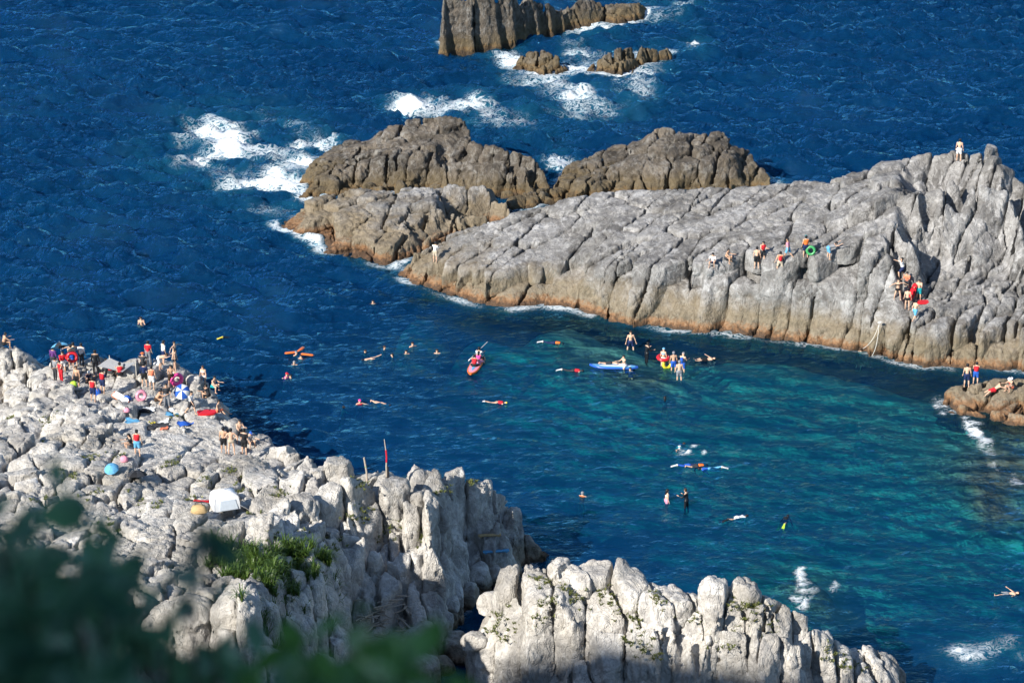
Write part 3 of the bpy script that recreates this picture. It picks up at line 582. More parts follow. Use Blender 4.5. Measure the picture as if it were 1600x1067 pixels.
#SEA
# ------------------------------------------------------------------ sea bed and sea
def blob(X, Y, px, py, rx, ry, z=0.0, p=2.0):               # soft patch on the water; radii in metres
    c = P(px, py, z); return np.exp(-(np.abs((X-c[0])/rx)**p+np.abs((Y-c[1])/ry)**p))
def sea_depth(X, Y):
    p = np.stack((X.ravel(), Y.ravel(), np.zeros(X.size)), 1)
    n = fbm(p*0.16, 71, 4).reshape(X.shape); n2 = fbm(p*0.7, 75, 3).reshape(X.shape)
    d = np.full(X.shape, 7.0)
    keep = np.ones(X.shape)
    for a in ((1150, 720, 11, 13), (1000, 640, 7, 8), (1350, 760, 11, 14), (1450, 880, 10, 10), (950, 690, 6, 8), (1250, 640, 9, 7), (600, 560, 9, 6), (780, 610, 8, 7), (900, 545, 9, 8), (1100, 565, 11, 8), (1300, 590, 11, 8), (1500, 620, 11, 9)):
        keep = keep*(1-0.93*blob(X, Y, *a)*(0.5 if a[0] in (600, 780) else 0.75 if a[1] in (545, 565, 590, 620) else 1.0))
    d = d - 4.4*(1-keep) + 0.3*n
    return np.clip(d, 0.05, 20)
def add_reefs(d, X, Y):
    p = np.stack((X.ravel(), Y.ravel(), np.zeros(X.size)), 1); n = fbm(p*0.16, 71, 4).reshape(X.shape); n2 = fbm(p*0.7, 75, 3).reshape(X.shape)
    for px, py, rx, ry, t in ((870, 508, 3.6, 3.6, 0.5), (960, 555, 4.6, 5.0, 0.6), (1030, 582, 3.6, 3.4, 0.4), (760, 500, 2.5, 2.0, 1.6), (1150, 548, 7, 3.0, 1.5), (1300, 570, 7, 3.0, 1.6), (1575, 690, 5.0, 7.5, 0.08), (1490, 680, 4.6, 6.5, 0.5), (1605, 770, 5.2, 7, 0.10), (1420, 660, 4, 5, 1.6), (1470, 600, 2.5, 2, 1.2), (1240, 912, 2.6, 3.2, 0.3), (1290, 960, 2.2, 2.5, 0.6), (1180, 900, 2.0, 2.2, 1.0), (660, 470, 2.0, 1.5, 1.2)):
        w = np.clip(1.15*blob(X, Y, px, py, rx, ry), 0, 1); w = np.clip(w*(1+0.7*n2+0.5*n), 0, 1); w = w*w*(3-2*w); d = d*(1-w) + w*np.clip(t+0.32*n2+0.15*n, 0.05, 9)
    return np.clip(d, 0.05, 20)
def axis(lo, hi, st, far, g=1.35):
    a = list(np.arange(lo, hi+1e-6, st)); s = st
    while a[-1] < far[1]: s *= g; a.append(a[-1]+s)
    s = st
    while a[0] > far[0]: s *= g; a.insert(0, a[0]-s)
    return np.array(a)
ax, ay = axis(-46, 56, 0.6, (-6000, 6000)), axis(100, 215, 0.6, (-200, 9000))
X, Y = np.meshgrid(ax, ay, indexing='ij'); BED = sea_depth(X, Y); BED[30:-30, 30:-30] = blur(BED, 26)[30:-30, 30:-30]; BED = add_reefs(BED, X, Y); BED[30:-30, 30:-30] = blur(BED, 3)[30:-30, 30:-30]; BX, BY = ax, ay
m, N, L, B = mat('sea_bed')
g = node(N, 'ShaderNodeNewGeometry'); n1 = node(N, 'ShaderNodeTexNoise', Scale=0.9, Detail=6.0, Roughness=0.65); L.new(g.outputs['Position'], n1.inputs['Vector'])
sp = node(N, 'ShaderNodeSeparateXYZ'); L.new(g.outputs['Position'], sp.inputs[0])
n2 = node(N, 'ShaderNodeTexNoise', Scale=1.3, Detail=7.0, Roughness=0.68); L.new(g.outputs['Position'], n2.inputs['Vector'])
rr = ramp(N, [(0.38, (0.016, 0.02, 0.014)), (0.5, (0.065, 0.048, 0.024)), (0.6, (0.17, 0.11, 0.05)), (0.72, (0.32, 0.20, 0.11))]); L.new(n2.outputs['Fac'], rr.inputs['Fac'])
sand = ramp(N, [(0.3, (0.40, 0.43, 0.36)), (0.7, (0.50, 0.52, 0.43))]); L.new(n1.outputs['Fac'], sand.inputs['Fac'])
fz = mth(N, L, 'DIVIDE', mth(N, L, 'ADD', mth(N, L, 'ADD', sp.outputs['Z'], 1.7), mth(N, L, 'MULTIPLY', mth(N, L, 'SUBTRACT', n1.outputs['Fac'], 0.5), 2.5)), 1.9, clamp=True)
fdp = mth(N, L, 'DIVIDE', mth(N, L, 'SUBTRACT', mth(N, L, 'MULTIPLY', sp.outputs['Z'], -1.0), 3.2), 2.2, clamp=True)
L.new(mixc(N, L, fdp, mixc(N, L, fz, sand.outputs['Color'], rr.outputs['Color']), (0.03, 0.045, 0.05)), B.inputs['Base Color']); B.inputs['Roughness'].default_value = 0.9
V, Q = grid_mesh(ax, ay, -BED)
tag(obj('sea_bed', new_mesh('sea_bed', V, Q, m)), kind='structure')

ax, ay = axis(-62, 66, 0.33, (-6000, 6000)), axis(102, 300, 0.33, (-150, 9000))
X, Y = np.meshgrid(ax, ay, indexing='ij'); 
def bed_at(x, y):
    i = np.clip(np.searchsorted(BX, x)-1, 0, len(BX)-2); j = np.clip(np.searchsorted(BY, y)-1, 0, len(BY)-2); a = np.clip((x-BX[i])/(BX[i+1]-BX[i]), 0, 1)[:, None]; b = np.clip((y-BY[j])/(BY[j+1]-BY[j]), 0, 1)[None, :]
    return BED[np.ix_(i, j)]*(1-a)*(1-b)+BED[np.ix_(i+1, j)]*a*(1-b)+BED[np.ix_(i, j+1)]*(1-a)*b+BED[np.ix_(i+1, j+1)]*a*b
D = bed_at(ax, ay)
def spectrum(nx, ny, dx, wind, lpeak, lcut, spread, seed):   # wind waves from a random directional spectrum
    rs = np.random.RandomState(seed)
    kx, ky = np.meshgrid(np.fft.fftfreq(nx, dx)*2*np.pi, np.fft.fftfreq(ny, dx)*2*np.pi, indexing='ij')
    k = np.hypot(kx, ky); k[0, 0] = 1e-6; kp = 2*np.pi/lpeak
    c = (kx*math.cos(wind)+ky*math.sin(wind))/k
    S = np.exp(-1.25*(kp/k)**2)/k**3.6*np.abs(c)**spread*np.exp(-(k*lcut/6.28)**2); S[0, 0] = 0
    h = np.fft.ifft2(np.sqrt(S)*(rs.normal(size=k.shape)+1j*rs.normal(size=k.shape))).real
    return (h/h.std()).astype(np.float32)
gi = lambda a, lo: np.clip(((a-lo)/0.33).astype(int), 0, None)
nx, ny = 420, 640
h1 = spectrum(nx, ny, 0.33, math.radians(262), 8.0, 0.6, 5.0, 4)
h2 = spectrum(nx, ny, 0.33, math.radians(255), 2.8, 0.42, 4.0, 9)
I, J = np.meshgrid(np.clip(np.round((ax+62)/0.33).astype(int), -1, nx), np.clip(np.round((ay-102)/0.33).astype(int), -1, ny), indexing='ij')
inside = (I >= 0) & (I < nx) & (J >= 0) & (J < ny) & (ax[:, None] > -62.1) & (ax[:, None] < 66.1) & (ay[None, :] < 300.1) & (ay[None, :] > 101.9)
Ii, Jj = np.clip(I, 0, nx-1), np.clip(J, 0, ny-1)
# sheltered water: a cove closed by the headland and the near rocks
cov = [P(*p)[:2] for p in ((560, 480), (640, 440), (1000, 500), (1700, 560), (1700, 1400), (600, 1400), (420, 700), (330, 600))]
dc = dist_poly(X, Y, cov); insd = in_poly(X, Y, cov)
shel = np.where(insd, np.clip(0.5+dc/12, 0, 1), np.clip(0.5-dc/16, 0, 1))
amp1 = 0.30*(1-shel)+0.05*shel; amp2 = 0.20*(1-shel)+0.05*shel
gust = np.clip(1.0+0.55*fbm(np.stack((X.ravel()*0.022, Y.ravel()*0.04, 0*X.ravel()), 1), 95, 3), 0.45, 1.6).reshape(X.shape)
Z = np.where(inside, amp1*h1[Ii, Jj]+amp2*gust*h2[Ii, Jj], 0)
dr = np.full(X.shape, 9e9); inr = np.zeros(X.shape, bool)
near = (Y < 300) & (Y > 90) & (np.abs(X) < 80)
for ft in FOOT:
    dr[near] = np.minimum(dr[near], dist_poly(X[near], Y[near], ft)); inr[near] |= in_poly(X[near], Y[near], ft)
Z = Z*np.clip(0.35+dr/5, 0, 1)
# foam: where swell breaks on the outer rocks, thin lace round the others
pn = np.stack((X.ravel(), Y.ravel(), np.zeros(X.size)), 1)
foam = np.zeros(X.shape)
for px, py, rx, ry, s in ((470, 262, 3.2, 7.0, 1.25), (425, 293, 4.2, 3.0, 1.2), (465, 285, 3.0, 4.0, 1.4), (480, 240, 2.8, 6, 1.0), (350, 222, 5.2, 9.0, 1.0), (330, 240, 4.0, 5.0, .95), (440, 215, 4, 6, .6), (400, 240, 6, 9, .55), (381, 190, 0.7, 1.3, 1.2), (640, 170, 2.6, 3.5, 1.05), (690, 168, 4.6, 4.4, .85), (740, 165, 3.0, 4.0, .95), (760, 182, 2.5, 4.0, .7), (800, 97, 2.2, 4.5, 1.0), (850, 118, 4.0, 5.0, .8), (900, 100, 2.2, 6, .85), (930, 130, 5.5, 9.0, .85), (985, 120, 3.0, 6, .85), (900, 150, 4.0, 7, .6), (1015, 92, 2.0, 4, .9), (925, 42, 3.5, 4.0, .8), (1030, 10, 3.5, 6.0, .75), (1090, 70, 1.6, 4.0, .62), (875, 262, 1.4, 5.5, 1.05), (820, 168, 4, 8, .5), (1215, 283, 1.0, 2.0, .7),
        (1475, 627, 1.0, 1.2, .7), (1545, 1020, 2.6, 1.8, .72), (1590, 1015, 2.0, 1.8, .8), (500, 335, 3.0, 3.0, .5), (430, 320, 3.0, 3.0, .55)):
    foam = np.maximum(foam, s*blob(X, Y, px, py, rx, ry))
rf = random.Random(8)
for line, nb_, r0 in ((((1512, 655), (1530, 685), (1546, 712), (1560, 735), (1592, 752)), 60, 0.34), (((1256, 898), (1254, 925), (1250, 945)), 26, 0.26), (((1256, 928), (1275, 918), (1300, 912)), 20, 0.26), (((1470, 630), (1484, 645)), 10, 0.25), (((1500, 1020), (1545, 1014), (1600, 1022)), 34, 0.45), (((1055, 706), (1075, 712)), 7, 0.14), (((1075, 700), (1110, 708)), 9, 0.12), (((1068, 730), (1120, 735)), 9, 0.12)):
    for _ in range(nb_):
        k_ = rf.randrange(len(line)-1); t = rf.random(); a_, b_ = line[k_], line[k_+1]
        foam = np.maximum(foam, rf.uniform(0.65, 1.25)*blob(X, Y, a_[0]+(b_[0]-a_[0])*t+rf.gauss(0, 5), a_[1]+(b_[1]-a_[1])*t+rf.gauss(0, 4), r0*rf.uniform(0.6, 1.8), r0*rf.uniform(0.7, 2.2)))
foam = foam*np.clip(0.62+0.62*fbm(pn*0.33+3, 93, 4).reshape(X.shape), 0.15, 1.1)
foam = np.maximum(foam, np.exp(-(dr/0.7)**2)*(0.80-0.25*shel)*np.clip(0.75+0.6*fbm(pn*0.5, 97, 2).reshape(X.shape), 0, 1.1))
Z = Z + 0.35*np.clip(foam-0.7, 0, 1)*np.abs(fbm(pn*0.9, 88, 3)).reshape(X.shape)*2
Z = np.where(inr & (dr > 0.6), -0.25, Z)
V, Q = grid_mesh(ax, ay, Z)
me = new_mesh('sea', V, Q)
k_abs = np.array([0.85, 0.21, 0.19], np.float32)
tr = np.exp(-D.ravel()[:, None]*k_abs[None, :]*1.1)
for nm, arr in (('trans', np.concatenate((tr, np.ones((len(tr), 1))), 1)),):
    at = me.attributes.new(nm, 'FLOAT_COLOR', 'POINT'); at.data.foreach_set('color', arr.astype(np.float32).ravel())
at = me.attributes.new('foam', 'FLOAT', 'POINT'); at.data.foreach_set('value', foam.astype(np.float32).ravel())
at = me.attributes.new('shelter', 'FLOAT', 'POINT'); at.data.foreach_set('value', shel.astype(np.float32).ravel())
m, N, L, B = mat('sea_water'); N.remove(B); out = N['Material Output']
g = node(N, 'ShaderNodeNewGeometry'); pos = g.outputs['Position']
mp = node(N, 'ShaderNodeMapping'); mp.inputs['Rotation'].default_value = (0, 0, 0.1); mp.inputs['Scale'].default_value = (0.62, 1.0, 1.0); L.new(pos, mp.inputs['Vector'])
w1 = node(N, 'ShaderNodeTexNoise', Scale=1.7, Detail=5.0, Roughness=0.62, Distortion=0.4); L.new(mp.outputs['Vector'], w1.inputs['Vector'])
w2 = node(N, 'ShaderNodeTexNoise', Scale=0.42, Detail=3.0, Roughness=0.55, Distortion=0.5); L.new(mp.outputs['Vector'], w2.inputs['Vector'])
sh = node(N, 'ShaderNodeAttribute', attribute_name='shelter'); fo = node(N, 'ShaderNodeAttribute', attribute_name='foam'); tr_ = node(N, 'ShaderNodeAttribute', attribute_name='trans')
a1 = mth(N, L, 'SUBTRACT', 0.42, mth(N, L, 'MULTIPLY', sh.outputs['Fac'], 0.23))
a2 = mth(N, L, 'SUBTRACT', 0.85, mth(N, L, 'MULTIPLY', sh.outputs['Fac'], 0.70))
h = mth(N, L, 'ADD', mth(N, L, 'MULTIPLY', w1.outputs['Fac'], a1), mth(N, L, 'MULTIPLY', w2.outputs['Fac'], a2))
bp = node(N, 'ShaderNodeBump', Strength=1.0, Distance=1.0); L.new(h, bp.inputs['Height'])
gl = node(N, 'ShaderNodeBsdfGlossy', Roughness=0.05); gl.inputs['Color'].default_value = (0.26, 0.74, 1, 1); L.new(bp.outputs['Normal'], gl.inputs['Normal'])
tb = node(N, 'ShaderNodeBsdfTransparent'); L.new(tr_.outputs['Color'], tb.inputs['Color'])
df = node(N, 'ShaderNodeBsdfDiffuse'); L.new(bp.outputs['Normal'], df.inputs['Normal'])
inv = node(N, 'ShaderNodeInvert'); L.new(tr_.outputs['Color'], inv.inputs['Color'])
dc_ = node(N, 'ShaderNodeTexNoise', Scale=0.05, Detail=3.0); L.new(pos, dc_.inputs['Vector'])
body = mixc(N, L, dc_.outputs['Fac'], (0.0006, 0.018, 0.074), (0.0012, 0.033, 0.100))
body = mixc(N, L, mth(N, L, 'MULTIPLY', fo.outputs['Fac'], 0.55, clamp=True), body, (0.02, 0.22, 0.30))
L.new(mixc(N, L, 1.0, body, inv.outputs['Color'], 'MULTIPLY'), df.inputs['Color'])
ad = N.new('ShaderNodeAddShader'); L.new(tb.outputs[0], ad.inputs[0]); L.new(df.outputs[0], ad.inputs[1])
fr = node(N, 'ShaderNodeFresnel', IOR=1.33); L.new(bp.outputs['Normal'], fr.inputs['Normal'])
mx = N.new('ShaderNodeMixShader'); L.new(fr.outputs[0], mx.inputs[0]); L.new(ad.outputs[0], mx.inputs[1]); L.new(gl.outputs[0], mx.inputs[2])
# foam lace
fm = node(N, 'ShaderNodeMapping'); fm.inputs['Scale'].default_value = (0.7, 1.0, 1.0); L.new(pos, fm.inputs['Vector'])
f1 = node(N, 'ShaderNodeTexNoise', Scale=1.7, Detail=7.0, Roughness=0.68, Distortion=1.6); L.new(fm.outputs['Vector'], f1.inputs['Vector'])
f2 = node(N, 'ShaderNodeTexNoise', Scale=0.45, Detail=4.0, Distortion=1.0); L.new(fm.outputs['Vector'], f2.inputs['Vector'])
lace = mth(N, L, 'SUBTRACT', 1.0, mth(N, L, 'MULTIPLY', mth(N, L, 'ABSOLUTE', mth(N, L, 'SUBTRACT', f1.outputs['Fac'], 0.5)), 5.0))
v = mth(N, L, 'ADD', mth(N, L, 'MULTIPLY', lace, 0.85), mth(N, L, 'MULTIPLY', f2.outputs['Fac'], 0.5))
v = mth(N, L, 'ADD', v, mth(N, L, 'MULTIPLY', mth(N, L, 'SUBTRACT', fo.outputs['Fac'], 0.92), 1.1))
fr_ = ramp(N, [(0.32, (0, 0, 0)), (1.0, (1, 1, 1))]); L.new(v, fr_.inputs['Fac'])
fmask = mth(N, L, 'MULTIPLY', fr_.outputs['Color'], mth(N, L, 'MULTIPLY', fo.outputs['Fac'], 4.0, clamp=True))
fd = node(N, 'ShaderNodeBsdfDiffuse'); fd.inputs['Color'].default_value = (0.80, 0.84, 0.86, 1)
mf = N.new('ShaderNodeMixShader'); L.new(fmask, mf.inputs[0]); L.new(mx.outputs[0], mf.inputs[1]); L.new(fd.outputs[0], mf.inputs[2])
L.new(mf.outputs[0], out.inputs['Surface'])
me.materials.append(m)
tag(obj('sea', me), kind='structure')
tick('sea')

# ------------------------------------------------------------------ hillside the photograph is taken from (behind and beside the camera, shades the near foot)
U = np.array([SD.x, SD.y]); W_ = np.array([SD.y, -SD.x])   # towards the sun, across
if W_[1] < 0: W_ = -W_
TS = math.tan(SUN_EL)
us = np.concatenate((np.arange(-95, 110, 4.0), np.arange(114, 420, 24.0))); vs_ = np.arange(-240, 170, 4.0)
UU, VV_ = np.meshgrid(us, vs_, indexing='ij')
crest = np.interp(VV_, [-240, 0, 50, 60, 68, 72, 77, 84, 91, 100, 115, 135, 170], [125, 130, 120, 112, 106, 103.5, 101, 93, 90, 78, 50, 8, -8])
foot = np.interp(VV_, [-240, 10, 30, 60, 80, 100, 130, 170], [66.8, 66.8, 60, 42, 28, 12, -4, -8])
t1 = np.clip(UU/75, 0, 1); t0 = np.clip(-UU/72, 0, 1)
ZZ = np.where(UU >= 75, crest*np.clip(1-(UU-75)/420, 0, 1), np.where(UU >= 0, foot+(crest-foot)*t1, foot*(1-t0)**1.3-6*t0))
pp = np.stack((UU.ravel(), VV_.ravel(), 0*UU.ravel()), 1)
ZZ = ZZ+np.clip((np.abs(UU)-4)/30, 0, 1)*2.2*fbm(pp*0.06, 91, 3).reshape(UU.shape)
def hill_z(x, y):
    u, v = x*U[0]+y*U[1], x*W_[0]+y*W_[1]
    f_ = np.interp(v, [-240, 10, 30, 60, 80, 100, 130, 170], [66.8, 66.8, 60, 42, 28, 12, -4, -8]); t = np.clip(-u/72, 0, 1)
    return float(f_*(1-t)**1.3-6*t) if u < 0 else float(f_+u*0.8)
Vh = np.stack((UU*U[0]+VV_*W_[0], UU*U[1]+VV_*W_[1], ZZ), -1).reshape(-1, 3)
ii = np.arange(UU.size).reshape(UU.shape); Qh = np.stack((ii[:-1, :-1].ravel(), ii[1:, :-1].ravel(), ii[1:, 1:].ravel(), ii[:-1, 1:].ravel()), 1)
m, N, L, B = mat('scrub_hillside')
g = node(N, 'ShaderNodeNewGeometry'); n1 = node(N, 'ShaderNodeTexNoise', Scale=0.5, Detail=6.0); L.new(g.outputs['Position'], n1.inputs['Vector'])
rr = ramp(N, [(0.35, (0.02, 0.035, 0.012)), (0.55, (0.05, 0.08, 0.025)), (0.7, (0.13, 0.12, 0.08))]); L.new(n1.outputs['Fac'], rr.inputs['Fac']); L.new(rr.outputs['Color'], B.inputs['Base Color']); B.inputs['Roughness'].default_value = 0.95
tag(obj('hillside', new_mesh('hillside', Vh, Qh, m)), kind='structure')

# ------------------------------------------------------------------ finding the surface under a pixel
def ground(x, y, r=0.16, pct=75):
    best = None
    for TOP, lo, cell, V in SURF:
        if not (lo[0] < x < lo[0]+TOP.shape[0]*cell and lo[1] < y < lo[1]+TOP.shape[1]*cell): continue
        k = (np.abs(V[:, 0]-x) < r) & (np.abs(V[:, 1]-y) < r)
        if k.any():
            z = float(np.percentile(V[k, 2], pct)); best = z if best is None else max(best, z)
    return best
def hit(px, py):
    r = ray(px, py); bt = (-CAM_H)/r[2]; src = None
    for TOP, lo, cell, V in SURF:
        t = np.arange(100.0, bt, 0.06); x, y, z = r[0]*t, r[1]*t, CAM_H+r[2]*t
        k = (x > lo[0]) & (x < lo[0]+(TOP.shape[0]-1)*cell) & (y > lo[1]) & (y < lo[1]+(TOP.shape[1]-1)*cell)
        if not k.any(): continue
        t = t[k]; h = bilin(TOP, lo, cell, x[k], y[k]); b = np.nonzero(z[k] < h)[0]
        if len(b) and t[b[0]] < bt: bt = t[b[0]]; src = True
    p = np.array([r[0]*bt, r[1]*bt, CAM_H+r[2]*bt])
    return p, src is not None
def seat(px, py, r=0.16, pct=75):                            # a point on rock (or water) under a pixel
    for k in range(0, 34, 3):
        p, rock = hit(px, py+k)
        if rock and p[2] > 0.25: break
    if rock:
        z = ground(p[0], p[1], r, pct)
        if z is not None and abs(z-p[2]) < 1.2: p[2] = z
    else: p[2] = 0.0
    return p, rock

# ------------------------------------------------------------------ small mesh builder
class MB:
    def __init__(s): s.v, s.f = [], []
    def add(s, v, f):
        o = len(s.v); s.v += [tuple(map(float, a)) for a in v]; s.f += [tuple(o+i for i in q) for q in f]; return s
    def tube(s, pts, rad, n=6, cap=True):
        pts = [Vector(p) for p in pts]; rad = rad if isinstance(rad, (list, tuple)) else [rad]*len(pts); rings = []
        for i, p in enumerate(pts):
            d = (pts[min(i+1, len(pts)-1)]-pts[max(i-1, 0)]).normalized(); a = d.orthogonal().normalized(); b = d.cross(a)
            if i and (rings and a.dot(pa) < 0): a = -a; b = d.cross(a)
            pa = a
            rings.append([p+rad[i]*(a*math.cos(6.2832*k/n)+b*math.sin(6.2832*k/n)) for k in range(n)])
        v = [q for r in rings for q in r]; f = []
        for i in range(len(pts)-1):
            for k in range(n): f.append((i*n+k, i*n+(k+1) % n, (i+1)*n+(k+1) % n, (i+1)*n+k))
        if cap: f.append(tuple(range(n))[::-1]); f.append(tuple((len(pts)-1)*n+k for k in range(n)))
        return s.add(v, f)
    def torus(s, c, R, r, n=20, m=8, squash=1.0):
        v, f = [], []
        for i in range(n):
            a = 6.2832*i/n
            for j in range(m):
                b = 6.2832*j/m; q = R+r*math.cos(b); v.append((c[0]+q*math.cos(a), c[1]+q*math.sin(a), c[2]+squash*r*math.sin(b)))
        for i in range(n):
            for j in range(m): f.append((i*m+j, ((i+1) % n)*m+j, ((i+1) % n)*m+(j+1) % m, i*m+(j+1) % m))
        return s.add(v, f)
    def loft(s, rings, cap=True):
        n = len(rings[0]); v = [q for r in rings for q in r]; f = []
        for i in range(len(rings)-1):
            for k in range(n): f.append((i*n+k, i*n+(k+1) % n, (i+1)*n+(k+1) % n, (i+1)*n+k))
        if cap: f.append(tuple(range(n))[::-1]); f.append(tuple((len(rings)-1)*n+k for k in range(n)))
        return s.add(v, f)
    def box(s, c, h, bev=0.0):
        x, y, z = h; b = min(bev, x*0.49, y*0.49, z*0.49) if bev else 0
        ring = lambda zz, i: [(c[0]+sx*(x-i)+0, c[1]+sy*(y-i), c[2]+zz) for sx, sy in ((-1, -1), (1, -1), (1, 1), (-1, 1))]
        return s.loft([ring(-z, b), ring(-z+b, 0), ring(z-b, 0), ring(z, b)] if b else [ring(-z, 0), ring(z, 0)])
    def mesh(s, name, m, smooth=True):
        me = bpy.data.meshes.new(name); me.from_pydata(s.v, [], s.f); me.update()
        if smooth: me.polygons.foreach_set('use_smooth', [True]*len(me.polygons)); me.set_sharp_from_angle(angle=math.radians(50))
        me.materials.append(m); return me
    def part(s, name, m, parent, smooth=True): return obj(name, s.mesh(name, m, smooth), parent)

CLR = dict(black=(0.012, 0.013, 0.016), navy=(0.012, 0.025, 0.085), blue=(0.02, 0.10, 0.45), sky=(0.12, 0.38, 0.62), teal=(0.01, 0.30, 0.34), white=(0.75, 0.75, 0.74), grey=(0.22, 0.23, 0.25), dark=(0.035, 0.038, 0.045),
           red=(0.55, 0.018, 0.03), orange=(0.75, 0.16, 0.03), coral=(0.72, 0.20, 0.11), pink=(0.80, 0.07, 0.30), rose=(0.75, 0.30, 0.40), yellow=(0.72, 0.60, 0.04), lime=(0.40, 0.62, 0.06), green=(0.05, 0.30, 0.10), tan=(0.48, 0.34, 0.17), purple=(0.10, 0.03, 0.16), brown=(0.05, 0.028, 0.016), beige=(0.5, 0.42, 0.32))
def cloth(c): return plain('%s_cloth' % c, CLR[c], 0.75, 0.15, 14.0)
def vinyl(c): return plain('%s_vinyl' % c, CLR[c], 0.32, 0.06, 5.0, 0.5)
def skin(t):
    c = ((0.62, 0.40, 0.28), (0.52, 0.32, 0.21), (0.40, 0.23, 0.14))[t]
    return plain('skin_%s' % 'abc'[t], c, 0.5, 0.05, 12.0)
M_EYE = plain('dark_eye', (0.01, 0.008, 0.006), 0.3, 0.0)

# ------------------------------------------------------------------ people
POSES = dict(   # lean, (thigh pitch, abduct, knee) l/r, (arm pitch, abduct, elbow) l/r, head pitch
 stand=(3, (2, 5, 3), (-3, 6, 4), (5, 10, 12), (-4, 12, 15), 8), wide=(2, (6, 14, 4), (-2, 14, 4), (0, 22, 18), (4, 20, 20), 5), hips=(2, (3, 8, 4), (-3, 9, 4), (-25, 42, 95), (-25, 42, 95), 6),
 walk=(6, (24, 4, 10), (-18, 4, 24), (-20, 8, 15), (24, 8, 20), 8), hold=(4, (3, 6, 4), (-3, 7, 6), (30, 8, 75), (25, 10, 70), 18), bend=(68, (8, 8, 14), (14, 8, 18), (70, 8, 15), (60, 12, 25), 10),
 sit=(14, (112, 10, 118), (104, 14, 108), (45, 14, 40), (40, 18, 45), 12), sitlow=(8, (92, 16, 40), (96, 10, 55), (10, 20, 30), (15, 22, 25), 10), straddle=(10, (75, 38, 85), (75, 38, 85), (50, 12, 40), (45, 14, 45), 5),
 crouch=(32, (112, 12, 140), (100, 14, 132), (60, 14, 40), (55, 16, 45), 10), armsout=(4, (6, 12, 5), (-4, 14, 8), (8, 82, 12), (12, 76, 30), 0), reach=(10, (40, 10, 50), (-6, 10, 10), (150, 22, 15), (70, 20, 25), -10),
 recline=(-58, (88, 10, 36), (76, 14, 14), (-45, 18, 20), (-30, 24, 40), 40), point=(3, (4, 8, 4), (-3, 8, 6), (80, 30, 5), (2, 12, 15), 4), balance=(8, (14, 16, 18), (-8, 16, 14), (30, 60, 20), (20, 55, 30), 4),
 tread=(18, (20, 14, 50), (-6, 14, 40), (48, 62, 30), (40, 58, 35), -8), swim=(8, (6, 8, 10), (-8, 8, 14), (165, 20, 20), (40, 30, 30), -30), prone=(2, (4, 8, 6), (-6, 8, 12), (18, 20, 15), (60, 30, 40), -4), backfloat=(4, (10, 14, 12), (4, 14, 16), (20, 60, 10), (10, 62, 12), 6))
def fk(pose, h=1.72, slim=1.0):
    k = h/1.72; lean, tl, tr, al, ar, hp = POSES[pose]; R = math.radians; J = {}
    up = Vector((0, -math.sin(R(lean)), math.cos(R(lean)))); fw = Vector((0, -math.cos(R(lean)), -math.sin(R(lean))))
    pel = Vector((0, 0, 0)); J['pel'] = pel; J['waist'] = pel+up*0.20*k; J['chest'] = pel+up*0.36*k+fw*0.015*k; J['neck'] = pel+up*0.50*k
    hd = Vector((0, -math.sin(R(lean*0.6+hp)), math.cos(R(lean*0.6+hp)))); hf_ = Vector((0, -math.cos(R(lean*0.6+hp)), -math.sin(R(lean*0.6+hp))))
    J['head'] = J['neck']+hd*0.17*k; J['hup'], J['hfw'], J['up'], J['fw'] = hd, hf_, up, fw
    for s, t, a, n in ((1, tl, al, 'l'), (-1, tr, ar, 'r')):
        hip = pel+Vector((s*0.09*k, 0, -0.03*k)); d = Vector((s*math.sin(R(t[1])), -math.sin(R(t[0]))*math.cos(R(t[1])), -math.cos(R(t[0]))*math.cos(R(t[1]))))
        kn = hip+d*0.43*k; q = R(t[0]-t[2]); d2 = Vector((s*math.sin(R(t[1]*0.3)), -math.sin(q), -math.cos(q))).normalized(); an = kn+d2*0.41*k
        fd = Vector((s*0.15, -math.cos(q*0.4), -0.12-0.4*math.sin(q)*0)).normalized(); J['hip'+n], J['knee'+n], J['ank'+n], J['toe'+n] = hip, kn, an, an+fd*0.16*k+Vector((0, 0, -0.03*k))
        sh = J['neck']-up*0.04*k+Vector((s*0.185*k*slim, 0, 0)); ap = R(a[0]+lean*0.5); d = Vector((s*math.sin(R(a[1])), -math.sin(ap)*math.cos(R(a[1])), -math.cos(ap)*math.cos(R(a[1]))))
        el = sh+d*0.29*k; ap2 = R(a[0]+lean*0.5+a[2]); ab2 = R(a[1]*(0.75 if pose != 'hips' else -0.9)); d2 = Vector((s*math.sin(ab2), -math.sin(ap2)*math.cos(ab2), -math.cos(ap2)*math.cos(ab2))).normalized()
        if pose == 'hips': d2 = Vector((-s*0.80, -0.35, -0.45)).normalized()
        wr = el+d2*0.25*k; J['sho'+n], J['elb'+n], J['wri'+n], J['pal'+n], J['hd'+n] = sh, el, wr, wr+d2*0.085*k, d2
    return J
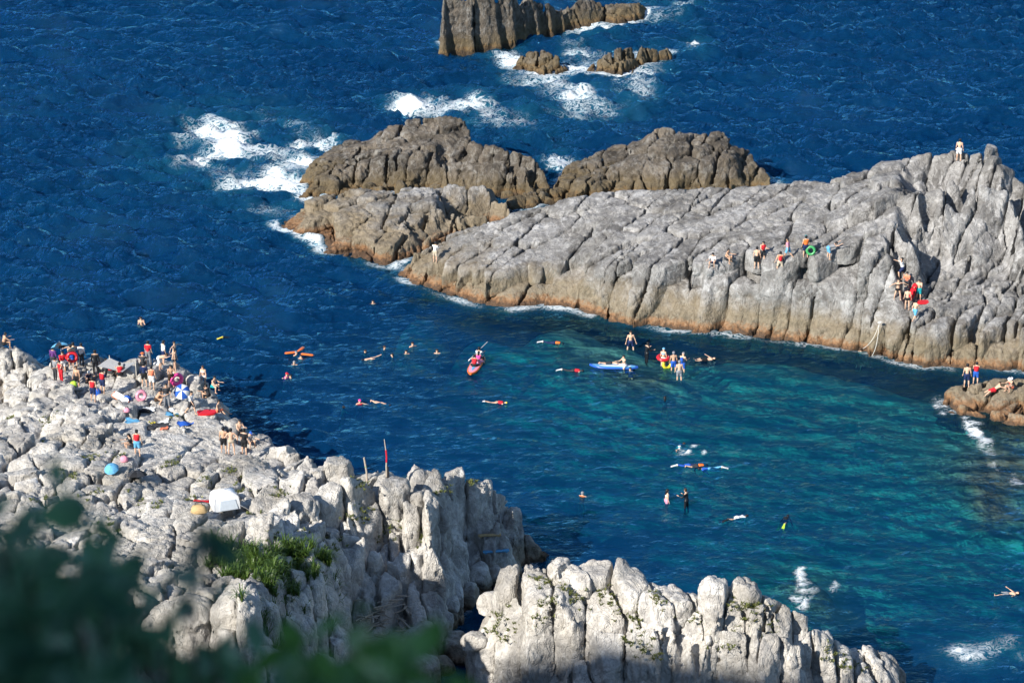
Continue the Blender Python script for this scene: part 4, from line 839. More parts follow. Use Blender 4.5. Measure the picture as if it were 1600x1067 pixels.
def caps(J, k):
    r = lambda *a: [x*k for x in a]
    L_ = [('torso', J['hipl'], J['hipr'], *r(0.108, 0.108)), ('torso', J['pel'], J['waist'], *r(0.118, 0.112)), ('torso', J['waist'], J['chest'], *r(0.112, 0.125)), ('torso', J['chest']+Vector((0.06*k, 0, 0)), J['neck']+Vector((0.07*k, 0, 0))-J['up']*0.05*k, *r(0.105, 0.075)), ('torso', J['chest']-Vector((0.06*k, 0, 0)), J['neck']-Vector((0.07*k, 0, 0))-J['up']*0.05*k, *r(0.105, 0.075)),
          ('torso', J['shol'], J['shor'], *r(0.062, 0.062)), ('neck', J['neck']-J['up']*0.03*k, J['head'], *r(0.056, 0.052)), ('head', J['head']-J['hup']*0.02*k, J['head']+J['hup']*0.035*k+J['hfw']*-0.012*k, *r(0.082, 0.096)), ('head', J['head']-J['hup']*0.065*k+J['hfw']*0.03*k, J['head'], *r(0.052, 0.075)),
          ('head', J['head']+J['hfw']*0.085*k-J['hup']*0.005*k, J['head']+J['hfw']*0.108*k-J['hup']*0.03*k, *r(0.014, 0.020))]
    for n, s in (('l', 1), ('r', -1)):
        L_ += [('thigh', J['hip'+n], J['knee'+n], *r(0.090, 0.058)), ('shin', J['knee'+n], J['ank'+n], *r(0.057, 0.038)), ('shin', J['knee'+n]*0.7+J['ank'+n]*0.3-J['fw']*0.012*k, J['knee'+n]*0.5+J['ank'+n]*0.5, *r(0.056, 0.046)), ('foot', J['ank'+n]+Vector((0, 0.03*k, -0.035*k)), J['toe'+n], *r(0.040, 0.030)),
               ('arm', J['sho'+n], J['elb'+n], *r(0.056, 0.042)), ('fore', J['elb'+n], J['wri'+n], *r(0.043, 0.029)), ('hand', J['wri'+n], J['pal'+n], *r(0.030, 0.038)), ('head', J['head']+Vector((s*0.088*k, 0, 0))-J['hup']*0.012*k, J['head']+Vector((s*0.097*k, 0, 0))+J['hup']*0.02*k, *r(0.016, 0.018))]
    return L_
def sdf(cp, pts, infl=0.0, kk=0.035):
    d = None
    for _, a, b, ra, rb in cp:
        a = np.array(a, np.float32); ab = np.array(b, np.float32)-a; t = np.clip(((pts-a) @ ab)/max(float(ab @ ab), 1e-8), 0, 1)
        q = np.linalg.norm(pts-a-t[:, None]*ab, axis=1)-(ra+(rb-ra)*t)-infl
        if d is None: d = q
        else: h_ = np.clip(0.5+0.5*(d-q)/kk, 0, 1); d = d*(1-h_)+q*h_-kk*h_*(1-h_)
    return d
def nets_caps(cp, vox, infl=0.0, cut=None):
    A = np.array([list(c[1]) for c in cp]+[list(c[2]) for c in cp]); m_ = max(max(c[3], c[4]) for c in cp)+infl+0.06
    lo, hi = A.min(0)-m_, A.max(0)+m_; ax_ = [np.arange(lo[q], hi[q]+vox, vox) for q in range(3)]
    g_ = np.stack(np.meshgrid(*ax_, indexing='ij'), -1).reshape(-1, 3).astype(np.float32)
    f = sdf(cp, g_, infl)
    if cut is not None: f = np.maximum(f, cut(g_))
    f = f.reshape([len(a) for a in ax_]).astype(np.float32)
    if not (f < 0).any(): return None
    return surface_nets(f, lo, vox)
def person(loc, yaw, pose, wear, label, tone=0, h=1.70, sink=None, tiltx=0.0, group=None, vox=0.042):
    """one continuous body (hands with five fingers), with clothes, hair, eyes and gear as its parts; loc is where feet or seat rest"""
    h = h*0.95
    female = 'f' in wear.split('|')[0] if '|' in wear else False
    items = (wear.split('|')[1] if '|' in wear else wear).split()
    J = fk(pose, h, 0.90 if female else 1.0); k = h/1.72; cp = caps(J, k)
    V, Q = nets_caps(cp, vox); V = smooth_verts(V, Q, 1, 0.3)
    fv, fq, o = [], [], len(V)
    for n, s in (('l', 1), ('r', -1)):                       # fingers and thumb, slightly curled
        d = J['hd'+n]; side = d.cross(Vector((0, 0, 1)) if abs(d.z) < 0.9 else Vector((0, 1, 0))).normalized(); nrm = side.cross(d).normalized()*-1
        for i in range(5):
            if i < 4: b0 = J['pal'+n]+side*(0.024-0.016*i)*k; ln = (0.036, 0.042, 0.039, 0.030)[i]*k; d0 = d
            else: b0 = J['wri'+n]+d*0.035*k+side*0.032*k; ln = 0.030*k; d0 = (d*0.75+side*0.65).normalized()
            p1 = b0+d0*ln; p2 = p1+(d0*0.8+nrm*0.6).normalized()*ln*0.9; r0 = 0.0095*k
            for P_, rd in ((b0-d0*0.012, r0), (p1, r0*0.9), (p2, r0*0.65)):
                for a in range(4): fv.append(P_+(side*math.cos(a*1.5708)+nrm*math.sin(a*1.5708))*rd)
            for z in (0, 1):
                for a in range(4): fq.append((o+z*4+a, o+z*4+(a+1) % 4, o+z*4+4+(a+1) % 4, o+z*4+4+a))
            fq.append((o+8, o+9, o+10, o+11)); o += 12
    V = np.concatenate((V, np.array([list(v) for v in fv], np.float32))); Q = np.concatenate((Q, np.array(fq, np.int32)))
    if sink is None: z0 = float(np.percentile(V[:, 2], 0.3)); shift = np.array([0, 0, -z0], np.float32)
    else: shift = np.array([0, 0, sink], np.float32)
    if sink is None and pose in ('sit', 'sitlow', 'recline', 'straddle', 'crouch'): shift[2] = -float(min(J['pel'].z-0.11*k, J['ankl'].z-0.05, J['ankr'].z-0.05)) if pose != 'straddle' else -(J['pel'].z-0.11*k)
    rot = Matrix.Rotation(tiltx, 3, 'X'); RM = np.array(rot, np.float32)
    root = empty('person', tuple(loc), yaw); tag(root, label, 'person', group)
    put = lambda nm, v, q, m_: obj(nm, new_mesh(nm, v @ RM.T+shift, q, m_), root)
    put('body', V, Q, skin(tone))
    up, fw, pel = np.array(J['up'], np.float32), np.array(J['fw'], np.float32), np.array(J['pel'], np.float32)
    hu, hw, hc = np.array(J['hup'], np.float32), np.array(J['hfw'], np.float32), np.array(J['head'], np.float32)
    al = lambda g_, lo, hi: np.maximum(lo*k-(g_-pel) @ up, (g_-pel) @ up-hi*k)
    sel = lambda *n_: [c for c in cp if c[0] in n_]
    def cutlimb(parts, frac):                                # shorten limb capsules for sleeves and shorts
        out = []
        for c in parts:
            b = c[1]+(c[2]-c[1])*frac; out.append((c[0], c[1], b, c[3], c[3]+(c[4]-c[3])*frac))
        return out
    th = [c for c in cp if c[0] == 'thigh']; tor = sel('torso')
    for it in items:
        n_, c_ = it.split(':')
        r = None
        if n_ == 'shorts': r = nets_caps(tor[:2]+cutlimb(th, 0.72), 0.04, 0.024, lambda g_: (g_-pel) @ up-0.11*k); m_ = cloth(c_)
        elif n_ == 'briefs': r = nets_caps(tor[:2]+cutlimb(th, 0.18), 0.035, 0.012, lambda g_: (g_-pel) @ up-0.07*k); m_ = cloth(c_)
        elif n_ == 'top': r = nets_caps(tor[2:6], 0.035, 0.012, lambda g_: al(g_, 0.29, 0.40)); m_ = cloth(c_)
        elif n_ == 'vest': r = nets_caps(tor[1:6], 0.042, 0.045, lambda g_: np.maximum(al(g_, 0.10, 0.50), np.abs(g_[:, 0])-0.19*k)); m_ = cloth(c_)
        elif n_ == 'shirt': r = nets_caps(tor+cutlimb(sel('arm'), 0.75), 0.04, 0.016, lambda g_: al(g_, -0.04, 0.50)); m_ = cloth(c_)
        elif n_ == 'rashguard': r = nets_caps(tor+sel('arm', 'fore'), 0.04, 0.012, lambda g_: al(g_, -0.06, 0.52)); m_ = cloth(c_)
        elif n_ == 'trousers': r = nets_caps(tor[:2]+th+sel('shin'), 0.04, 0.016, lambda g_: (g_-pel) @ up-0.11*k); m_ = cloth(c_)
        elif n_ == 'wetsuit': r = nets_caps(tor+th+sel('shin', 'arm', 'fore'), 0.04, 0.010, lambda g_: (g_-pel) @ up-0.50*k); m_ = plain('black_neoprene', (0.012, 0.014, 0.018), 0.4, 0.1)
        elif n_ in ('hair', 'longhair'):
            hd_ = sel('head')[:1]; hd_ = hd_+([('head', J['head']-J['hfw']*0.06*k, J['neck']-J['hfw']*0.07*k-J['up']*0.10*k, 0.07*k, 0.05*k)] if n_ == 'longhair' else [])
            r = nets_caps(hd_, 0.026, 0.016, lambda g_: -np.maximum(-(g_-hc) @ hw-0.0*k, np.minimum((g_-hc) @ hu-0.045*k, 0.10))); m_ = plain(c_+'_hair', CLR[c_], 0.5, 0.2)
        elif n_ == 'cap': r = nets_caps([('h', J['head']+J['hup']*0.035*k, J['head']+J['hup']*0.045*k, 0.108*k, 0.105*k), ('h', J['head']+J['hup']*0.04*k+J['hfw']*0.06*k, J['head']+J['hup']*0.03*k+J['hfw']*0.17*k, 0.05*k, 0.03*k)], 0.026, 0.006, lambda g_: 0.03*k-(g_-hc) @ hu); m_ = cloth(c_)
        elif n_ == 'sunhat':
            b = MB(); X_ = J['hup'].orthogonal().normalized(); Y_ = J['hup'].cross(X_); cc = J['head']+J['hup']*0.045*k
            b.loft([[cc+J['hup']*z_*k+(X_*math.cos(a*0.6283)+Y_*math.sin(a*0.6283))*r_*k for a in range(10)] for z_, r_ in ((-0.03, 0.21), (0.0, 0.115), (0.06, 0.105), (0.085, 0.06))])
            o_ = b.part('sun_hat', cloth(c_), root); co = np.array([v.co[:] for v in o_.data.vertices]) @ RM.T+shift; o_.data.vertices.foreach_set('co', co.astype(np.float32).ravel()); o_.data.update(); continue
        elif n_ == 'bag': r = nets_caps([('b', J['chest']-J['fw']*0.17*k, J['waist']-J['fw']*0.17*k, 0.12*k, 0.13*k)], 0.04, 0.0); m_ = cloth(c_)
        elif n_ == 'fins':
            for q in 'lr':
                b = MB(); a0, t0_ = J['ank'+q], J['toe'+q]; d_ = (t0_-a0).normalized() if pose not in ('prone', 'swim') else Vector((0, -0.25, -1)).normalized()
                sd_ = Vector((1, 0, 0)); nn_ = d_.cross(sd_).normalized()
                b.loft([[a0+d_*l_*k+sd_*w_*sx*k+nn_*t_*sz*k for sx, sz in ((-1, -1), (1, -1), (1, 1), (-1, 1))] for l_, w_, t_ in ((0.0, 0.05, 0.045), (0.16, 0.06, 0.03), (0.3, 0.085, 0.012), (0.52, 0.105, 0.006))])
                o_ = b.part('swim_fin', vinyl(c_), root); co = np.array([v.co[:] for v in o_.data.vertices]) @ RM.T+shift; o_.data.vertices.foreach_set('co', co.astype(np.float32).ravel()); o_.data.update()
            continue
        if r is None: continue
        nm = dict(vest='life_vest', top='bikini_top', briefs='swim_briefs', longhair='hair', rashguard='rash_shirt', bag='shoulder_bag').get(n_, n_)
        put(nm, r[0], r[1], m_)
    for s_ in (-1, 1):                                       # eyes
        e_ = hc+hw*0.086*k+hu*0.012*k+np.array([s_*0.034*k, 0, 0], np.float32)
        oc = np.array([[1, 0, 0], [-1, 0, 0], [0, 1, 0], [0, -1, 0], [0, 0, 1], [0, 0, -1]], np.float32)*0.013*k+e_
        put('eye', oc, np.array([[0, 2, 4], [2, 1, 4], [1, 3, 4], [3, 0, 4], [2, 0, 5], [1, 2, 5], [3, 1, 5], [0, 3, 5]]), M_EYE)
    return root
RAD = math.radians
def stander(px, py, pose, yaw, wear, label, tone=0, h=1.70, z=None):
    p, rock = seat(px, py)
    if z is not None: p = P(px, py, z)
    return person(p, RAD(yaw), pose, wear, label, tone, h)
#PEOPLE
tick('helpers')
# ------------------------------------------------------------------ people on the rocks
ROWS = [
 # headland across the cove
 (1498, 248, 'stand', 165, 'm| shorts:white hair:black', 'shirtless man in white shorts standing alone on the headland summit', 0, 1.74),
 (680, 408, 'hold', 150, 'm| shirt:white shorts:beige hair:black', 'person in pale clothes standing alone at the headland tip', 0, 1.70),
 (1114, 425, 'sit', -20, 'm| shirt:white shorts:navy hair:black', 'person in white shirt sitting at the headland cliff edge', 0, 1.65),
 (1134, 419, 'sit', 60, 'm| shorts:dark hair:black', 'shirtless person in dark shorts sitting on headland, hugging knees', 1, 1.65),
 (1182, 416, 'stand', 175, 'm| shorts:black hair:black', 'shirtless man in black shorts next to red vest on headland', 0, 1.72),
 (1191, 411, 'hold', 20, 'm| vest:red shorts:dark hair:black', 'person in red life vest behind shirtless man in black shorts', 0, 1.70),
 (1219, 412, 'wide', 180, 'm| vest:coral bag:red shorts:beige hair:black', 'person carrying a red bag on their back on the headland', 0, 1.70),
 (1231, 403, 'walk', -110, 'm| shirt:rose shorts:sky hair:black', 'person stepping left behind red bag carrier, blue shorts', 1, 1.70),
 (1258, 409, 'stand', 185, 'm| vest:orange shorts:navy hair:black cap:teal', 'person in orange vest with teal cap on the headland', 0, 1.70),
 (1293, 414, 'bend', 100, 'm| shorts:sky shirt:grey hair:black', 'person bending over in sky blue shorts on the headland', 0, 1.70),
 (1409, 441, 'reach', -100, 'm| shirt:white shorts:navy hair:black', 'climber in white shirt reaching up the shaded headland gap', 0, 1.70),
 (1402, 470, 'armsout', 10, 'f| briefs:black top:black hair:black', 'bather in black swimwear with one arm stretched out by boulders', 0, 1.66),
 (1416, 462, 'hold', -30, 'm| shirt:coral shorts:dark hair:black', 'person in coral shirt half hidden in the boulder group', 0, 1.66),
 (1417, 484, 'stand', 170, 'm| briefs:black hair:black', 'bather in black briefs seen from behind below boulder group', 0, 1.68),
 (1435, 469, 'hold', -20, 'm| shorts:teal hair:black', 'shirtless person in teal shorts beside upright red board', 0, 1.70),
 (1429, 501, 'walk', 130, 'm| shorts:sky hair:black', 'lowest of the boulder group, shirtless in light blue shorts', 0, 1.68),
 # ledge at the right edge
 (1510, 601, 'stand', 175, 'm| shorts:navy hair:black', 'shirtless man in navy trunks standing on low ledge', 0, 1.76),
 (1524, 598, 'hold', 165, 'm| vest:red shorts:blue hair:black', 'person in red vest and blue shorts on low ledge', 0, 1.64),
 (1553, 613, 'recline', -75, 'f| shorts:red hair:brown', 'sunbather in red shorts reclining on the low ledge', 0, 1.66),
 (1580, 611, 'sit', -60, 'f| top:red shorts:coral sunhat:white hair:black', 'sunbather in white hat sitting on the low ledge', 0, 1.64),
 # promontory, crowd at the far edge
 (84, 578, 'stand', 160, 'm| rashguard:purple trousers:dark hair:black', 'person in dark purple top at the back left of crowd', 1, 1.70),
 (99, 582, 'hold', 30, 'm| rashguard:red shorts:white hair:black', 'person in red top and white shorts under dark umbrella', 0, 1.70),
 (87, 594, 'stand', 140, 'm| rashguard:grey trousers:dark hair:black', 'person in grey top and dark trousers left of crowd', 1, 1.70),
 (96, 594, 'hold', -40, 'f| vest:red trousers:red hair:black', 'person in red vest and red leggings left of crowd', 0, 1.62),
 (116, 571, 'armsout', 180, 'm| bag:teal shorts:dark hair:black', 'person with arms out and teal bag at back of crowd', 0, 1.72),
 (112, 575, 'hold', 175, 'm| shorts:blue hair:black', 'shirtless bather holding a red float in the crowd', 0, 1.70),
 (128, 572, 'stand', 160, 'm| shirt:white trousers:dark hair:black', 'person in white shirt and dark trousers facing the sea', 0, 1.70),
 (150, 583, 'stand', 180, 'm| wetsuit:black hair:black', 'tall person in black wetsuit facing the sea beside tarp', 1, 1.78),
 (121, 602, 'stand', -20, 'm| shorts:black hair:brown', 'shirtless person in black shorts beside lime bag', 1, 1.72),
 (138, 595, 'crouch', 20, 'm| rashguard:navy trousers:black cap:white', 'crouching person in navy with white cap in crowd', 0, 1.70),
 (146, 626, 'stand', 165, 'm| vest:red shorts:navy hair:black', 'person in red vest and navy shorts beside blue bag', 0, 1.70),
 (161, 613, 'hold', 150, 'm| vest:red shirt:navy shorts:navy hair:black', 'person in red vest over navy shirt right of blue bag', 0, 1.72),
 (173, 588, 'sit', 170, 'm| vest:red shorts:dark hair:black', 'middle of three red vests sitting below the tarp', 0, 1.68),
 (188, 590, 'sit', 190, 'm| vest:red shorts:black hair:black', 'rightmost of three red vests sitting below the tarp', 0, 1.68),
 (164, 584, 'sit', 150, 'f| vest:red shorts:dark longhair:black', 'leftmost of three red vests sitting below the tarp', 0, 1.62),
 (232, 565, 'stand', 170, 'f| shirt:red trousers:grey hair:black', 'woman in red shirt standing on the far point', 0, 1.68),
 (223, 574, 'sit', 180, 'm| shirt:dark shorts:black sunhat:orange', 'person in orange sun hat sitting on the far point', 1, 1.70),
 (249, 570, 'bend', 70, 'm| shorts:white hair:brown', 'shirtless person leaning forward in white shorts on the point', 0, 1.70),
 (256, 569, 'stand', 120, 'm| shirt:white shorts:navy hair:black', 'person in white shirt beside leaning bather on the point', 0, 1.74),
 (274, 580, 'stand', 90, 'm| briefs:dark hair:black', 'slim bather in dark briefs on the right of point', 0, 1.66),
 (268, 603, 'hold', 20, 'm| shorts:brown hair:black', 'shirtless person beside the pink float', 1, 1.70),
 (226, 603, 'stand', 180, 'm| rashguard:navy shorts:black hair:black', 'person in navy rash shirt seen from behind above boulders', 0, 1.70),
 (238, 610, 'stand', 170, 'm| vest:coral shorts:white hair:black', 'person in coral vest and white shorts behind boulders', 0, 1.70),
 (261, 632, 'stand', 15, 'm| shirt:dark trousers:grey hair:black', 'person in dark shirt left of the blue and white umbrella', 1, 1.70),
 (244, 629, 'crouch', 100, 'm| shorts:brown hair:black', 'bare backed person crouching left of dark shirted person', 1, 1.70),
 (299, 647, 'walk', 60, 'm| shirt:white shorts:dark hair:black', 'person in white shirt walking right of the striped umbrella', 0, 1.70),
 (318, 594, 'stand', -15, 'f| top:white briefs:white longhair:brown', 'woman in white bikini standing at the water side', 0, 1.66),
 (333, 606, 'sit', 60, 'm| shorts:teal hair:black', 'shirtless person in teal shorts sitting at the water edge', 0, 1.70),
 (349, 631, 'crouch', -60, 'm| shirt:white shorts:dark hair:black', 'person in white shirt crouching near the red float', 0, 1.68),
 (326, 624, 'sit', -120, 'm| shirt:dark shorts:black hair:black', 'person in dark clothes sitting in shade below bikini woman', 1, 1.66),
 (340, 642, 'sitlow', 80, 'm| shorts:coral hair:black', 'shirtless person sitting beside the red mat', 0, 1.68),
 (215, 708, 'stand', 175, 'm| vest:red shorts:sky hair:black', 'person in red vest and light blue shorts on bare slab', 0, 1.72),
 (206, 697, 'sit', -70, 'f| shirt:dark shorts:dark longhair:black', 'person in dark top sitting beside red vest on slab', 0, 1.62),
 (350, 707, 'stand', 175, 'm| shorts:black hair:black', 'leftmost of the trio by the edge, shirtless, black shorts', 1, 1.70),
 (362, 710, 'hips', 190, 'm| briefs:beige hair:black', 'middle bather of the trio by the edge in beige briefs', 0, 1.72),
 (382, 708, 'stand', 160, 'm| shirt:black shorts:black hair:black', 'rightmost of the trio by the edge, all in black', 0, 1.74),
 (375, 690, 'hold', 30, 'm| shorts:dark hair:black', 'shirtless person behind the trio by the edge', 0, 1.68),
 (390, 697, 'sit', 40, 'm| shirt:grey shorts:dark cap:blue', 'person in blue cap behind the all black bather', 0, 1.64),
 (6, 531, 'sit', 120, 'm| shorts:black hair:black', 'shirtless person sitting on the boulder at the left edge', 1, 1.72),
]
for r in ROWS: stander(*r)
tick('people on rocks')
# ------------------------------------------------------------------ people in the water
def tread(px, py, yaw, wear, label, tone=0, up=0.0, pose='tread', h=1.68):
    return person(P(px, py, 0.12+up), RAD(yaw), pose, wear, label, tone, h, sink=-0.56)
def wader(px, py, depth, pose, yaw, wear, label, tone=0, h=1.70):   # feet on the reef, depth metres below the surface
    return person(P(px, py, -depth), RAD(yaw), pose, wear, label, tone, h)
def floater(px, py, yaw, wear, label, tone=0, face='down', h=1.62, z=-0.06):
    return person(P(px, py, z), RAD(yaw), 'prone' if face == 'down' else 'backfloat', wear, label, tone, h, sink=0.0, tiltx=RAD(90 if face == 'down' else -90))
wader(985, 552, 0.25, 'wide', 5, 'm| shorts:navy hair:brown', 'shirtless man in navy shorts wading above the blue paddleboard', 0, 1.78)
wader(1010, 570, 0.2, 'hold', 120, 'm| wetsuit:black hair:black', 'person in black wetsuit standing on the shallow reef', 0, 1.76)
wader(1036, 577, 0.25, 'stand', 160, 'f| top:sky briefs:white cap:sky', 'bather wearing the red swim ring, pale cap', 0, 1.66)
wader(1052, 584, 0.2, 'stand', 190, 'm| shorts:blue hair:grey', 'shirtless bather in blue shorts right of the red ring', 1, 1.72)
wader(1066, 586, 0.2, 'hold', 150, 'm| shorts:blue bag:blue cap:grey', 'bather with blue bag behind the patterned shorts', 0, 1.74)
wader(1061, 599, 0.15, 'stand', 185, 'm| shorts:grey hair:grey', 'shirtless man in grey patterned shorts, nearest on the reef', 0, 1.76)
wader(1041, 800, 0.75, 'stand', 110, 'f| top:white shorts:rose longhair:black', 'woman in pale swimwear standing waist deep', 0, 1.64)
wader(1072, 802, 0.55, 'hold', -120, 'm| wetsuit:black hair:brown', 'person in dark wetsuit facing the waist deep woman', 0, 1.76)
wader(222, 527, 0.85, 'hold', 10, 'm| hair:black', 'bather standing waist deep off the promontory point', 0, 1.70)
wader(273, 567, 0.6, 'armsout', 60, 'm| hair:brown', 'bather with arms out in the water off the point', 0, 1.70)
for a in ((572, 549, -20, 'm| hair:brown', 'leftmost pale swimmer of the loose group'), (598, 543, 60, 'm| hair:brown', 'swimmer with one arm out left, upper, in loose group'), (616, 555, -80, 'm| hair:black', 'low swimmer in the middle of the loose group'), (634, 549, 15, 'm| hair:black', 'swimmer facing us right of middle in loose group'),
          (643, 537, 30, 'm| hair:brown', 'farthest swimmer of the loose group'), (683, 548, 0, 'm| hair:brown', 'swimmer at the right end of the loose group'), (461, 551, 40, 'm| vest:orange hair:grey', 'upper swimmer among the orange floats'), (473, 557, -50, 'm| vest:coral hair:black', 'right swimmer among the orange floats'),
          (460, 566, 0, 'm| hair:grey', 'lower pale swimmer under the orange floats'), (445, 585, 70, 'm| vest:pink cap:red', 'swimmer in pink vest of the pair left'), (457, 588, -60, 'm| rashguard:black hair:black', 'black clad swimmer beside the pink vest'), (561, 626, 20, 'm| vest:red cap:pink', 'swimmer in red vest and pink cap alone mid cove'),
          (534, 638, 120, 'm| hair:black', 'dark haired swimmer left of the pink cap'), (583, 471, 0, 'm| rashguard:black hair:black', 'lone diver in black below the headland tip'), (909, 773, 160, 'm| vest:orange hair:grey', 'swimmer in orange vest alone left of waders'), (1039, 624, 180, 'f| shirt:rose longhair:black', 'swimmer with dark hair in front of the reef group'),
          (1344, 548, 150, 'm| hair:brown', 'swimmer pulling on the rope below the headland')):
    tread(*a)
for a in ((580, 561, -70, 'm| hair:black', 'swimmer on side below the leftmost pale swimmer', 0, 'down'), (597, 631, 60, 'm| hair:black', 'pale swimmer right of the pink cap', 0, 'down'), (896, 579, 85, 'm| vest:red trousers:dark fins:white hair:black', 'snorkeller in red vest left of the blue paddleboard', 0, 'down'),
          (776, 629, 85, 'm| vest:red cap:yellow fins:white', 'snorkeller in red vest with yellow cap mid cove', 0, 'down'), (866, 536, 80, 'm| vest:orange trousers:navy hair:black fins:white', 'snorkeller in orange vest near the headland foot', 0, 'down'), (1103, 562, -80, 'm| shorts:black hair:black', 'swimmer floating on their back right of reef group', 0, 'up'),
          (1062, 699, 150, 'm| shorts:white hair:brown', 'pale swimmer kicking up splashes', 0, 'down'), (1077, 727, 95, 'm| rashguard:navy trousers:blue fins:white hair:grey', 'snorkeller in navy top left of the orange vest', 0, 'down'), (1089, 728, 100, 'm| vest:orange shorts:dark hair:black', 'snorkeller in orange vest between two others', 0, 'down'),
          (1108, 733, -95, 'm| rashguard:blue trousers:sky fins:white hair:black', 'snorkeller in blue floating right of the orange vest', 0, 'down'), (1153, 809, 115, 'm| rashguard:white shorts:white fins:black hair:black', 'small snorkeller in white right of the waders', 0, 'down'),
          (1227, 813, 160, 'm| rashguard:black shorts:black fins:lime hair:black', 'snorkeller in black with lime fins', 0, 'down'), (1574, 928, -85, 'm| shorts:grey hair:black', 'swimmer at the right edge of the cove', 0, 'up'), (364, 526, 110, 'm| wetsuit:black fins:yellow hair:black', 'snorkeller in black with yellow fins off the promontory', 0, 'down')):
    floater(*a)
tick('people in water')

# ------------------------------------------------------------------ boards, floats, umbrellas, tent and the bathers' things
def paddleboard(loc, yaw, length, width, top, rim, stripe, label):
    root = empty('paddleboard', loc, yaw); tag(root, label, 'paddleboard'); n = 15
    def outline(t): return width*0.5*max(0.04, (1-abs(2*t-1.0)**3.2))**0.62*(1.0 if t < 0.6 else 1-0.35*((t-0.6)/0.4)**2)
    def rings(z0, z1, inset, t0=0.0, t1=1.0, rock=0.12):
        R_ = []
        for i in range(n):
            t = t0+(t1-t0)*i/(n-1); x = (t-0.5)*length; w = max(0.015, outline(t)-inset); z = rock*max(0, (t-0.72)/0.28)**2
            R_.append([(x, -w*0.88, z0+z), (x, w*0.88, z0+z), (x, w, (z0+z1)/2+z), (x, w*0.88, z1+z), (x, -w*0.88, z1+z), (x, -w, (z0+z1)/2+z)])
        return R_
    MB().loft(rings(-0.03, 0.10, 0)).part('hull', vinyl(rim), root)
    MB().loft(rings(0.10, 0.112, 0.09, 0.06, 0.94)).part('deck_pad', vinyl(top), root)
    MB().loft(rings(0.112, 0.122, width*0.36, 0.15, 0.8)).part('stripe', vinyl(stripe), root)
    f = MB().loft([[(-length*0.42+dx, -0.01, z), (-length*0.42+dx+w, -0.01, z), (-length*0.42+dx+w, 0.01, z), (-length*0.42+dx, 0.01, z)] for dx, w, z in ((0, 0.22, -0.03), (-0.06, 0.10, -0.24))]).part('fin', vinyl('dark'), root)
    return root
b1 = P(959, 574); paddleboard((b1[0], b1[1], 0.02), RAD(176), 3.35, 0.80, 'sky', 'blue', 'white', 'blue and white paddleboard floating beside the reef')
q = Vector((b1[0], b1[1], 0.13))
person(q+Vector((0.75, -0.05, 0)), RAD(-60), 'straddle', 'm| shorts:white hair:black', 'bather straddling the blue paddleboard', 0, 1.66)
person(q+Vector((1.15, -0.55, -0.45)), RAD(-20), 'tread', 'm| shirt:blue hair:black', 'swimmer in blue shirt holding the right of paddleboard', 0, 1.64, sink=-0.10)
person(q+Vector((-0.2, 0.42, 0.0)), RAD(95), 'prone', 'm| shorts:dark hair:black', 'bather lying across behind the blue paddleboard', 0, 1.66, sink=0.0, tiltx=RAD(90))
b2 = P(743, 572); v2 = P(752, 558)-P(735, 587); paddleboard((b2[0], b2[1], 0.02), math.atan2(v2[1], v2[0]), 3.1, 0.85, 'rose', 'orange', 'sky', 'orange and pink paddleboard carrying three people')
d2 = Vector((v2[0], v2[1], 0)).normalized(); q = Vector((b2[0], b2[1], 0.13)); yw = math.atan2(d2.y, d2.x)+math.pi/2
pd = person(q+d2*1.0, yw, 'straddle', 'm| shirt:white shorts:dark hair:black', 'paddler in white at the front of orange board', 0, 1.70)
person(q+d2*0.35+Vector((0.12, 0, 0)), yw, 'straddle', 'f| vest:pink shorts:rose longhair:black', 'passenger in pink vest amid the orange board', 0, 1.62)
person(q-d2*0.35, yw, 'straddle', 'm| vest:red shorts:black hair:black', 'passenger in red vest at the back of orange board', 0, 1.70)
e0, e1 = q+d2*1.2+Vector((-0.62, -0.1, -0.02)), q+d2*1.25+Vector((0.55, 0.3, 1.05))
pr = empty('paddle', (e0+e1)/2); tag(pr, 'long paddle held slanting across the orange board', 'paddle'); a, b = e0-(e0+e1)/2, e1-(e0+e1)/2
MB().tube([a, b], 0.018).part('shaft', plain('grey_alloy', (0.35, 0.36, 0.38), 0.35, 0.05), pr)
dd = (a-b).normalized(); sd = Vector((1, 0.2, 0)).cross(dd).normalized()
MB().loft([[a+dd*l+sd*w*s1+sd.cross(dd)*0.01*s2 for s1, s2 in ((-1, -1), (1, -1), (1, 1), (-1, 1))] for l, w in ((-0.05, 0.03), (0.12, 0.10), (0.36, 0.10), (0.44, 0.05))]).part('blade', vinyl('white'), pr)
MB().tube([b+sd*0.06, b-sd*0.06], 0.016).part('grip', vinyl('dark'), pr)

def ring(loc, R, r, c, label, tilt=(0, 0, 0), name='swim_ring'):
    root = empty(name, loc); root.rotation_euler = tilt; tag(root, label, 'swim ring')
    MB().torus((0, 0, 0), R, r, 22, 9).part('tube', vinyl(c), root)
    MB().tube([(R, 0, r*0.95), (R, 0, r*1.15)], 0.018).part('valve', vinyl('white'), root)
    MB().torus((0, 0, 0), R+r*0.98, 0.012, 22, 5).part('seam', vinyl(c), root)
    return root
def on_rock(px, py, dz=0.0, r=0.2, pct=80):
    p, k = seat(px, py, r, pct); return Vector((p[0], p[1], p[2]+dz))
p = P(1036, 577, -0.25); ring((p[0], p[1], 0.62), 0.36, 0.12, 'red', 'red swim ring round the waist of a wading bather', (0.1, 0.05, 0))
p = P(1043, 572, 0.25); ring((p[0], p[1]+0.5, 0.22), 0.30, 0.11, 'yellow', 'yellow swim ring standing upright behind the red ring', (1.35, 0.0, 0.5))
ring(on_rock(277, 604, 0.5), 0.32, 0.13, 'pink', 'bright pink swim ring held upright above the striped umbrella', (1.45, 0.1, 0.5))
ring(on_rock(114, 577, 0.85), 0.28, 0.11, 'red', 'red swim ring held by a bather in the crowd', (1.4, 0.0, 0.1))
